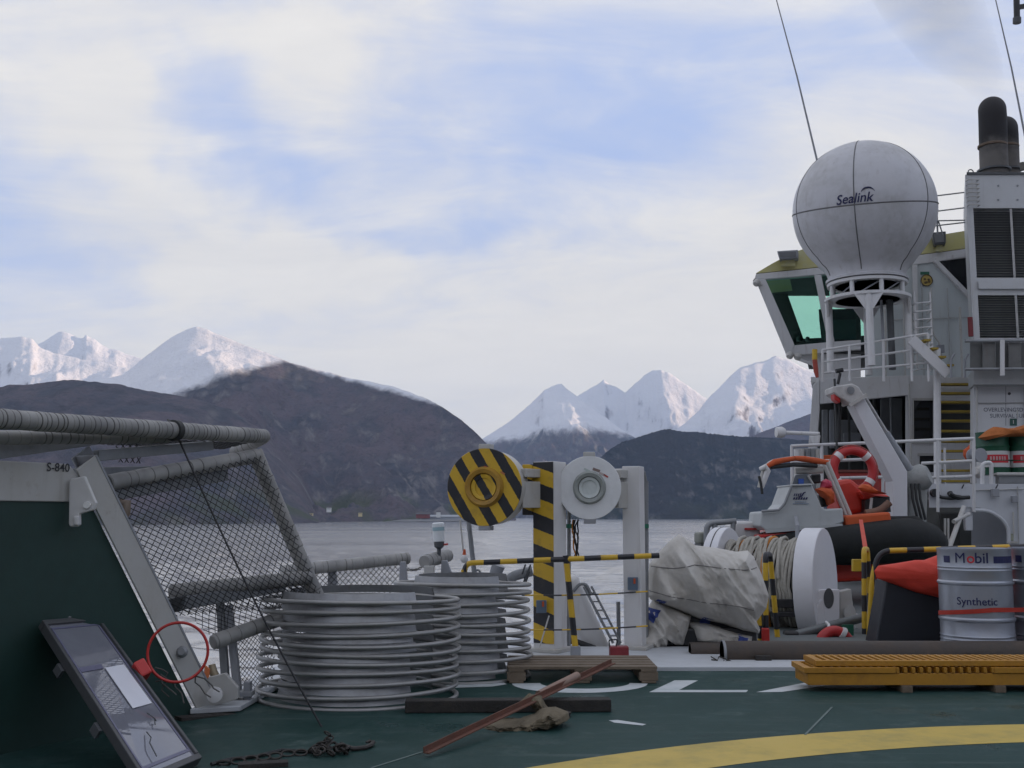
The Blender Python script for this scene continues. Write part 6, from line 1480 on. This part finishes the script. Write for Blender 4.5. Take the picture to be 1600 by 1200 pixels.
# ------------------------------------------------------------------ wheelhouse
def build_wheelhouse():
    D = 25.4
    t = thing('wheelhouse', 'white ship bridge wing with a green tinted window and yellow roof', 'wheelhouse', P(1380, 590, D))
    def sl(name, px, d, th, mt, bev=.0, par=None): m = MB(); m.slab(px, D + d, th); return m.build(name, mt, par or t, bevel=bev)
    sl('window_head', [(1179, 436), (1181, 428), (1300, 416), (1470, 394), (1530, 386), (1530, 400), (1400, 417), (1290, 428), (1196, 436)], 0, .25, WHITE2, .01)
    sl('corner_post', [(1180, 436), (1196, 436), (1241, 538), (1236, 553), (1228, 553)], .0, .25, WHITE2, .01)
    sl('window_sill', [(1236, 540), (1300, 534), (1345, 531), (1345, 546), (1300, 550), (1236, 555)], .01, .25, WHITE2, .01)
    sl('wing_underside', [(1240, 556), (1300, 551), (1345, 547), (1345, 600), (1285, 600), (1268, 566)], .2, .6, WHITE2)
    sl('mullion', [(1272, 430), (1283, 429), (1304, 534), (1294, 535)], -.02, .2, WHITE2, .008)
    sl('rear_wall', [(1352, 424), (1530, 400), (1530, 605), (1352, 605)], .05, .2, mat('wheelhouse_wall', (.50, .54, .54), .5, dirt=.2, dcol=(.40, .42, .42), scale=.8, streak=.12))
    sl('wall_pillar', [(1425, 414), (1433, 413), (1436, 530), (1428, 530)], -.02, .06, WHITE2)
    gl = sl('window_pane', [(1196, 436), (1272, 430), (1294, 536), (1241, 540)], .12, .012, GLASS)
    sl('window_pane', [(1284, 429), (1352, 424), (1352, 534), (1305, 536)], .12, .012, GLASS)
    # inside and far side
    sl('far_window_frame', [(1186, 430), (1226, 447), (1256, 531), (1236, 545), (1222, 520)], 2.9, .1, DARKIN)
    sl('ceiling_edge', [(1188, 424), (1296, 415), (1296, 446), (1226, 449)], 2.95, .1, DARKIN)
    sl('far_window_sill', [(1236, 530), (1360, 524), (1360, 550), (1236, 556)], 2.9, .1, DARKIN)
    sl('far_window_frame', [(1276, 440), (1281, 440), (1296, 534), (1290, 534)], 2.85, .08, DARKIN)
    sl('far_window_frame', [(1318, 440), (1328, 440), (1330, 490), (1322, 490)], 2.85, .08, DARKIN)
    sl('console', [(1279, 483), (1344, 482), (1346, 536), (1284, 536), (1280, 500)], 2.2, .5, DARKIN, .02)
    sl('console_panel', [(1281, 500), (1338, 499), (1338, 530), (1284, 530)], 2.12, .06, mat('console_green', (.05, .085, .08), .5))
    for x in (1262, 1248): 
        m = MB(); m.lathe([(0, 0), (.06, 0), (.05, .1), (0, .12)], P(x, 533, D + 2.0), (0, 0, 1), 12); m.build('desk_lamp', BLACKP, t)
    z1 = P(1300, 421, D).z; xa, xb = P(1184, 430, D).x, P(1530, 400, D).x
    m = level(xa + .25, P(1296, 421, D).x, D + .1, D + 3.1, z1 - .01, z1 + .05); m.build('ceiling', DARKIN, t)  # dark end of the one ceiling: its shade is painted in
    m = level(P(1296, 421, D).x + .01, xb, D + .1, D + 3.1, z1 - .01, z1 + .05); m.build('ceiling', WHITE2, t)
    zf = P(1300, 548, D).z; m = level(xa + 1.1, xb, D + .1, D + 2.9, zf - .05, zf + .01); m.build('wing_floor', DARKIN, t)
    YR = mat('roof_yellow', (.50, .46, .19), .6, dirt=.5, dcol=(.44, .44, .36), scale=2)
    sl('roof_fascia', [(1181, 427), (1206, 412), (1240, 394), (1262, 387), (1300, 386), (1300, 415)], .02, 2.4, YR)
    sl('roof_fascia', [(1300, 415), (1300, 386), (1420, 382), (1475, 366), (1530, 357), (1530, 385), (1470, 393)], .02, 2.4, YR)
    # dark raked window in the rear wall
    w = sl('raked_window', [(1464, 408), (1530, 397), (1530, 474)], .02, .02, DGLASS)
    fr = [(1464, 408), (1530, 474)]; m = MB(); m.beam(P(1461, 408, D), P(1531, 480, D), .10, .11, (0, 1, 0)); m.build('raked_frame', WHITE2, w, bevel=.01)
    m = MB(); m.beam(P(1461, 406, D), P(1531, 395, D), .10, .09, (0, 1, 0)); m.build('raked_frame', WHITE2, w, bevel=.01)
    # emblem and sign
    m = MB(); m.lathe([(0, 0), (.14, 0), (.13, .02), (0, .024)], P(1448, 438, D + .04), (0, -1, 0), 28); em = m.build('gold_emblem', mat('emblem_gold', (.44, .32, .09), .5, dirt=.4, scale=14), t, smooth=True)
    m = MB(); m.torus(P(1448, 438, D + .018), (0, -1, 0), .135, .012, 28, 6); m.build('emblem_rim', mat('emblem_dark', (.10, .07, .03), .6), em)
    for x, y in ((1445, 436), (1451, 437), (1448, 441), (1446, 441.5), (1452, 440)):
        m = MB(); m.lathe([(0, 0), (.03, 0), (.02, .01), (0, .012)], P(x, y, D + .015), (0, -1, 0), 8); m.build('emblem_mark', MATS['emblem_dark'], em)
    m = MB(); m.rect(1438, 424.5, 1452, 429, D + .04, .01); m.build('green_sign', mat('small_sign_green', (.03, .13, .08), .5), t)
    for x, y in ((1184, 440), (1236, 553), (1248, 555)):
        m = MB(); m.lathe([(0, 0), (.08, .02), (.09, .1), (.05, .16), (0, .16)], P(x, y, D - .1), (-.5, -.6, -.5), 14); m.build('wing_lamp', OFFW, t, smooth=True)
    m = MB(); m.tube([P(1178, 436, D), P(1184, 441, D), P(1190, 446, D)], .05, 8); m.build('lamp_bracket', OFFW, t)
    # flood lights on the roof
    for x0, y0, x1, y1, lab in ((1214, 390, 1247, 403, 'grey flood light on the yellow roof over the bridge window'), (1456, 361, 1478, 380, 'dark flood light on the yellow roof beside the radome')):
        f = thing('flood_light', lab, 'flood light', P((x0 + x1) / 2, y1 + 8, D - .1), 'flood lights on the bridge roof')
        m = MB(); m.slab([(x0, y0 + 2), (x1, y0), (x1, y1), (x0 + 4, y1 + 2)], D - .3, .3); b = m.build('lamp_housing', GREYP if x0 < 1300 else DGREY, f, bevel=.02)
        m = MB(); m.slab([(x0 + 3, y0 + 4), (x1 - 3, y0 + 3), (x1 - 3, y1 - 2), (x0 + 5, y1 - 1)], D - .312, .01); m.build('lamp_glass', mat('lamp_glass_grey', (.16, .165, .17), .2), b)
        m = MB(); m.slab([(x0 + 8, y1), (x1 - 6, y1), (x1 - 4, y1 + 12), (x0 + 6, y1 + 12)], D - .15, .1); m.build('lamp_foot', YR, f)
    # little rail on the roof beside the casing
    r = thing('roof_rail', 'thin white rail on the bridge roof between radome and casing', 'guard rail', P(1464, 365, 24))
    for a, b in (((1463, 306), (1512, 300)), ((1464, 330), (1512, 324)), ((1462, 345), (1512, 344)), ((1460, 353), (1512, 347))):
        m = MB(); m.tube([P(*a, 24), P(*b, 23.6)], .016, 6); m.build('rail', GALVD, r)
    m = MB(); m.tube([P(1463, 304, 24), P(1465, 366, 24)], .022, 8); m.build('rail_post', GALVD, r)
    m = MB(); m.tube([P(1466, 345, 24), P(1473, 366, 24)], .016, 8); m.build('rail_post', GALVD, r)
    # whip aerials and the dark mast end
    for a, b, lab in (((1210, -12), (1277, 252), 'long thin whip aerial rising behind the radome'), ((1553, -12), (1604, 225), 'thin whip aerial beside the exhaust pipes')):
        w = thing('whip_aerial', lab, 'aerial', P(*b, 25), 'whip aerials'); m = MB(); m.tube([P(*b, 25), P((a[0] + b[0]) / 2 + 2, (a[1] + b[1]) / 2, 25), P(*a, 25)], [.026, .02, .012], 8); m.build('whip', GREYP, w, smooth=True)
    w = thing('mast_fitting', 'dark mast fitting hanging into the top corner of the picture', 'mast fitting', P(1592, 30, 26))
    m = MB(); m.tube([P(1588, -15, 26), P(1589, 30, 26)], .075, 12); m.build('dark_tube', BLACKP, w, smooth=True)
    m = MB(); m.beam(P(1586, 12, 26), P(1640, 4, 26), .1, .1); m.build('cross_arm', BLACKP, w); m = MB(); m.tube([P(1589, 28, 26), P(1589, 36, 26)], .1, 12); m.build('tube_end', DGREY, w)
build_wheelhouse()
def build_ship_fittings():
    """weld seams, conduits and small fittings that belong to the ship's steelwork"""
    dh, wh, ca = bpy.data.objects['deckhouse'], bpy.data.objects['wheelhouse'], bpy.data.objects['funnel_casing']
    SEAM = mat('weld_seam', (.40, .40, .39), .6, dirt=.5, scale=6, rust=.3)
    for pts, D, par in (([(1440, 440), (1444, 596)], 25.42, wh), ([(1480, 450), (1486, 600)], 25.42, wh), ([(1395, 500), (1515, 496)], 25.42, wh), ([(1528, 630), (1600, 629)], 21.57, dh), ([(1600, 602), (1601, 700)], 21.57, dh), ([(1525, 766), (1600, 764)], 18.97, dh), ([(1590, 760), (1592, 860)], 18.97, dh)):
        m = MB(); m.tube([P(x, y, D) for x, y in pts], .011, 5); m.build('weld_seam', SEAM, par)
    for pts, D, r, par in (([(1455, 450), (1457, 520), (1470, 540), (1471, 590)], 25.3, .022, wh), ([(1500, 480), (1504, 600)], 25.3, .03, wh), ([(1380, 430), (1384, 520), (1384, 600)], 25.3, .025, wh), ([(1410, 420), (1415, 600)], 25.3, .018, wh), ([(1526, 604), (1527, 700)], 21.5, .02, dh), ([(1590, 640), (1590, 654)], 21.5, .012, dh), ([(1420, 600), (1423, 680), (1424, 755)], 23.9, .02, dh), ([(1583, 800), (1584, 834)], 18.95, .014, dh)):
        m = MB(); m.tube(round_path([P(x, y, D) for x, y in pts], .1), r, 8); m.build('conduit', OFFW, par, smooth=True)
    for x, y, D, w, par in ((1470, 545, 25.2, .16, wh), (1400, 470, 25.2, .12, wh), (1440, 655, 23.85, .0, dh), (1545, 720, 21.4, .14, dh), (1585, 780, 18.9, .10, dh), (1555, 770, 18.9, .12, dh)):
        if w: m = MB(); m.box(P(x, y, D), (w, .08, w * 1.2)); m.build('junction_box', GREYP, par, bevel=.01)
    for k in range(7):
        a = P(1511 + k * .3, 282 + k * 6.5, 21.74); m = MB(); m.tube([a + V(0, .05, 0), a + V(0, -.06, 0), a + V(.22, -.06, 0), a + V(.22, .05, 0)], .012, 6); m.build('climbing_rung', OFFW, ca)
    for x, y in ((1560, 290), (1590, 290), (1560, 312), (1590, 312)):
        m = MB(); m.lathe([(0, 0), (.02, 0), (.018, .012), (0, .014)], P(x, y, 21.79), (0, -1, 0), 8); m.build('bolt', GREYP, ca)
build_ship_fittings()

# ------------------------------------------------------------------ boat deck rail and stores
def build_boat_deck():
    D = 17.6; t = thing('boat_deck_rail', 'white three-bar rail along the boat deck behind the lifebuoy', 'guard rail', P(1400, 760, D))
    zf = P(1400, 694, D).z
    for a, b, dd in (((1236, 697), (1522, 685), 0), ((1238, 722), (1400, 716), 0), ((1312, 747), (1400, 745), 0), ((1440, 724), (1522, 720), 0.1), ((1440, 747), (1522, 744), 0.1)):
        m = MB(); m.tube([P(*a, D + dd), P(*b, D + dd)], .026, 8); m.build('rail', WHITE2, t, smooth=True)
    for x in (1237, 1284, 1379, 1464.5, 1521):
        m = MB(); m.tube([P(x, 696 - (x - 1236) * .042, D), P(x + 1, 800, D)], .026, 8); m.build('rail_post', WHITE2, t, smooth=True)
    # tank and cabinet at the port end, lamp arm
    t = thing('pipe_cabinet', 'grey cabinet with pipes at the port end of the boat deck rail', 'cabinet', P(1262, 790, 18.2))
    m = MB(); m.rect(1240, 700, 1282, 800, 18.4, .4); m.build('cabinet_body', MIDIN, t, bevel=.02)
    for x, mt in ((1245, WHITE2), (1252, OFFW), (1262, GALVD), (1270, MIDIN), (1277, OFFW)):
        m = MB(); m.tube([P(x, 702, 18.2), P(x + 1, 790, 18.2)], .05, 10); m.build('vertical_pipe', mt, t, smooth=True)
    t = thing('lamp_arm', 'white lamp on a level arm reaching out over the water', 'lamp', P(1270, 700, 18.6))
    m = MB(); m.tube([P(1228, 676, 18.6), P(1280, 678, 18.6)], .035, 10); m.build('arm', WHITE2, t, smooth=True)
    m = MB(); m.lathe([(0, 0), (.07, .01), (.10, .06), (.09, .16), (0, .17)], P(1227, 676, 18.6), (-1, -.1, .05), 18); m.build('lamp_head', WHITE2, t, smooth=True)
    m = MB(); m.slab([(1264, 682), (1282, 680), (1280, 694), (1272, 698)], 18.55, .1); m.build('arm_bracket', WHITE2, t, bevel=.01)
    t = thing('red_container', 'red steel container behind the lifebuoy and the boat', 'container', P(1350, 810, 18.6))
    m = MB(); m.rect(1300, 738, 1400, 870, 18.6, 1.2); m.build('container_body', mat('container_red', (.33, .028, .022), .5, dirt=.3, scale=1.5, streak=.2), t, bevel=.02)
    m = MB(); m.slab([(1270, 712), (1322, 710), (1322, 720), (1270, 722)], 18.8, .3); m.build('orange_beam', ORANGE, t, bevel=.01)
    m = MB(); m.rect(1304, 734, 1398, 738, 18.58, 1.25); m.build('container_rim', mat('container_dark', (.16, .04, .03), .6), t)
    # green drums
    GD = mat('green_drum', (.012, .085, .045), .45, dirt=.3, scale=3); WB = mat('drum_white_band', (.55, .56, .55), .5, dirt=.2, scale=3)
    for i, px in enumerate((1553, 1601)):
        D2 = 20.3; c = P(px, 742, D2); r = .285; h = P(px, 676, D2).z - c.z
        t = thing('green_drum', ('green oil drum with white band and red print, next to the stair' if i == 0 else 'green oil drum with white band, at the picture edge'), 'oil drum', c, 'green oil drums on the boat deck')
        prof = [(0, 0), (r, 0)]
        for z in (h * .33, h * .66): prof += [(r, z - .02), (r + .012, z), (r, z + .02)]
        prof += [(r, h - .02), (r * 1.02, h - .01), (r * 1.02, h), (0, h)]
        m = MB(); m.lathe(prof, c, (0, 0, 1), 36); b = m.build('drum_body', GD, t, smooth=True, angle=35)
        m = MB(); m.lathe([(r + .001, h * .17), (r + .003, h * .17), (r + .003, h * .55), (r + .001, h * .55)], c, (0, 0, 1), 36); m.build('white_band', WB, b, smooth=True)
        toC = math.atan2(-c.y, -c.x); vs = []; n = 14
        for k in range(n + 1):
            a = toC + R(-38 + 100 * k / n)
            for z in (h * .27, h * .46): vs.append(c + V((r + .006) * math.cos(a), (r + .006) * math.sin(a), z))
        m = MB(); m.add(vs, [(2 * k, 2 * k + 2, 2 * k + 3, 2 * k + 1) for k in range(n)]); m.build('red_print', REDPR, b)
        m = MB()
        for k in range(6):
            a = toC + R(-10 + 10 * k); a2 = a + R(6); m.add([c + V((r + .009) * math.cos(q), (r + .009) * math.sin(q), z) for q, z in ((a, h * .32), (a2, h * .32), (a2, h * .42), (a, h * .42))], [(0, 1, 2, 3)])
        tag(m.build('print_marks', mat('pale_print', (.5, .3, .3), .6), b), kind='stuff')
    t = thing('orange_canvas', 'orange canvas laid over the green drums', 'canvas', P(1560, 690, 20.2))
    mb, _ = pillow([(1530, 684), (1540, 674), (1552, 667), (1570, 670), (1590, 668), (1600, 664), (1640, 664), (1640, 684), (1605, 682), (1580, 682), (1556, 684), (1540, 688)], 20.05, .25, .03, 41, freq=4, crease=.05, back=1.5); mb.build('canvas', mat('orange_canvas_cloth', (.42, .13, .03), .8, dirt=.4, scale=5), t, smooth=True)
    mb, _ = pillow([(1505, 703), (1512, 698), (1516, 693), (1517, 712), (1516, 722), (1510, 720), (1505, 712)], 19.8, .08, .02, 43, freq=6); o = mb.build('orange_pouch', ORANGE, None, smooth=True); tag(o, 'small orange pouch tied to the rail beside the stair', 'pouch')
    t = thing('deck_reel', 'grey hand reel on the boat deck rail next to the stair', 'reel', P(1526, 755, 19.4))
    m = MB(); m.lathe([(.03, -.12), (.13, -.12), (.13, -.1), (.07, -.09), (.07, .09), (.13, .1), (.13, .12), (.03, .12)], P(1526, 712, 19.4), (.3, -1, 0), 20); m.build('reel_drum', GREYP, t, smooth=True)
    m = MB(); m.slab([(1517, 690), (1524, 690), (1526, 755), (1518, 755)], 19.5, .2); m.build('reel_frame', OFFW, t)
    mb, _ = pillow([(1522, 730), (1532, 726), (1538, 732), (1538, 744), (1528, 748), (1521, 742)], 19.3, .12, .02, 44, freq=6); mb.build('reel_cover', OFFW, t, smooth=True)
    t = thing('white_bench', 'low white bench box in front of the green drums', 'box', P(1580, 756, 19.2))
    m = MB(); m.rect(1560, 740, 1680, 757, 19.15, .4); m.build('bench_body', MIDIN, t, bevel=.02); m = MB(); m.rect(1557, 738, 1682, 743, 19.1, .5); m.build('bench_lid', OFFW, t, bevel=.02)
    t = thing('pipe_bow', 'white bent pipe bow standing in front of the green drums', 'pipe bow', P(1542, 757, 19.05))
    m = MB(); m.tube(round_path([P(1535, 757, 19.05), P(1535, 724, 19.05), P(1549, 722, 19.05), P(1549, 757, 19.05)], .07), .035, 10); m.build('bow', WHITE2, t, smooth=True)
build_boat_deck()

# ------------------------------------------------------------------ far shore: houses and quay
SHIP_K = 0.0
def build_shore():
    WALLS = {'white': mat('house_white', (.7, .7, .68), .7, dirt=.1), 'yellow': mat('house_yellow', (.6, .5, .28), .7, dirt=.1), 'red': mat('house_red', (.22, .06, .05), .7, dirt=.1), 'grey': mat('house_grey', (.4, .42, .45), .7, dirt=.1)}
    ROOF = mat('house_roof', (.10, .09, .09), .8, dirt=.2); GL = DGLASS
    def house(px, py, D, w, col, label, group):
        p = P(px, py, D); h = w * .55; d = w * .8
        t = thing('house', label, 'house', p, group)
        m = MB(); m.box(p + V(0, 0, h / 2 - 2), (w, d, h + 4)); m.build('wall', WALLS[col], t)
        m = MB(); a = p + V(0, 0, h); m.prism([a + V(-w * .55, -d * .58, -.3), a + V(-w * .55, 0, w * .34), a + V(-w * .55, d * .58, -.3)], (w * 1.1, 0, 0)); m.build('roof', ROOF, t)
        for k in (-1, 0, 1):
            m = MB(); m.box(p + V(k * w * .28, -d / 2 - .05, h * .5), (w * .13, .1, h * .3)); m.build('window', GL, t)
        m = MB(); m.box(p + V(w * .2, 0, h + w * .34), (w * .08, w * .08, w * .16)); m.build('chimney', ROOF, t)
    g1, g2 = 'houses on the port shore', 'houses under the wooded hill'
    for px, py, D, w, col, lab in ((456, 788, 2050, 9, 'white', 'white house on the far slope just right of the net frame pipe'), (514, 797, 2000, 8, 'white', 'small white house by the shore between net frame and striped roller'),
                                   (485, 806, 1950, 9, 'yellow', 'pale yellow house at the shoreline near the net frame'), (563, 804, 2150, 7, 'yellow', 'pale little house at the shoreline left of the quay'),
                                   (348, 796, 1760, 8, 'white', 'white house on the green slope seen through the middle of the net'), (342, 814, 1680, 7, 'white', 'white shore house seen through the net beside the cable'),
                                   (270, 800, 1700, 7, 'grey', 'grey house on the green field seen through the net'), (222, 812, 1640, 7, 'yellow', 'pale yellow house at the left end of the netted shore'), (402, 806, 1800, 6, 'white', 'tiny white house seen through the net near its outer pipe')):
        house(px, py, D, w, col, lab, g1)
    for px, py, D, w, col, lab in ((1114, 791, 4060, 20, 'white', 'wide white house above the shore under the dark hill'), (1163, 779, 4120, 20, 'white', 'highest white house on the dark hill beside the rescue boat'),
                                   (1111, 802, 4010, 14, 'white', 'white house close to the shore below the wide one'), (1131, 803, 4010, 13, 'yellow', 'pale house close to the shore left of the boat'),
                                   (1024, 800, 4020, 12, 'grey', 'grey house near the shore beside the white roller post'), (1152, 804, 4010, 12, 'grey', 'grey house at the shoreline nearest the boat console'), (868, 803, 4020, 11, 'white', 'white house between the two roller posts across the fjord')):
        house(px, py, D, w, col, lab, g2)
    # quay with its sheds
    t = thing('quay_shed', 'long pale shed on the stone quay across the water', 'quay shed', P(690, 812, 2270))
    m = MB(); a = P(655, 808, 2270); m.box(P(692, 810.5, 2290), (92, 26, 9)); m.build('wall', WALLS['grey'], t); m = MB(); p = P(692, 807.4, 2290); m.prism([p + V(-47, -15, 0), p + V(-47, 0, 4), p + V(-47, 15, 0)], (94, 0, 0)); m.build('roof', mat('pale_roof', (.34, .36, .38), .7), t)
    t = thing('quay_shed', 'dark red shed with a dark roof at the left end of the quay', 'quay shed', P(662, 808, 2270))
    m = MB(); m.box(P(661, 806.5, 2262), (28, 14, 9)); m.build('wall', WALLS['red'], t); m = MB(); p = P(661, 803.5, 2262); m.prism([p + V(-15, -9, 0), p + V(-15, 0, 4.5), p + V(-15, 9, 0)], (30, 0, 0)); m.build('roof', ROOF, t)
    t = thing('quay_shed', 'small white tower shed on the quay near the striped roller', 'quay shed', P(685, 806, 2262))
    m = MB(); m.box(P(685, 804.5, 2262), (8, 8, 11)); m.build('wall', WALLS['white'], t); m = MB(); p = P(685, 800.2, 2262); m.prism([p + V(-5, -5, 0), p + V(-5, 0, 3), p + V(-5, 5, 0)], (10, 0, 0)); m.build('roof', ROOF, t)
    m = MB(); m.hexa([P(600, 815, 2240), P(760, 813.5, 2240), P(760, 813.5, 2330), P(600, 815, 2330), P(630, 811.5, 2245), P(760, 811, 2245), P(760, 811, 2330), P(630, 811.5, 2330)]); tag(m.build('quay_ground', mat('quay_stone', (.22, .22, .22), .8, scale=.05)), kind='structure')
build_shore()

def build_smoke():
    """thin diesel smoke drifting up and to port from the exhausts"""
    m = bpy.data.materials.new('diesel_smoke'); m.use_nodes = True; t = NT(m.node_tree); t.n.clear()
    o = t.new('ShaderNodeOutputMaterial'); v = t.new('ShaderNodeVolumePrincipled'); co = t.new('ShaderNodeTexCoord').outputs['Object']
    n = t.ramp(t.noise(co, .45, 2, .5), .15, .85); v.inputs['Density Attribute'].default_value = ''
    t.l.new(t.m('MULTIPLY', n, .17), v.inputs['Density']); v.inputs['Color'].default_value = (.42, .39, .34, 1); t.l.new(v.outputs[0], o.inputs['Volume'])
    pts = [P(1552, 152, 23.9), P(1530, 110, 24.2), P(1490, 60, 24.6), P(1455, 0, 25), P(1430, -70, 25.4), P(1400, -150, 26)]
    mb = MB(); mb.tube(pts, [.25, .55, .9, 1.15, 1.4, 1.2], 16); mb.build('smoke', m, None, smooth=True)['kind'] = 'stuff'
build_smoke()
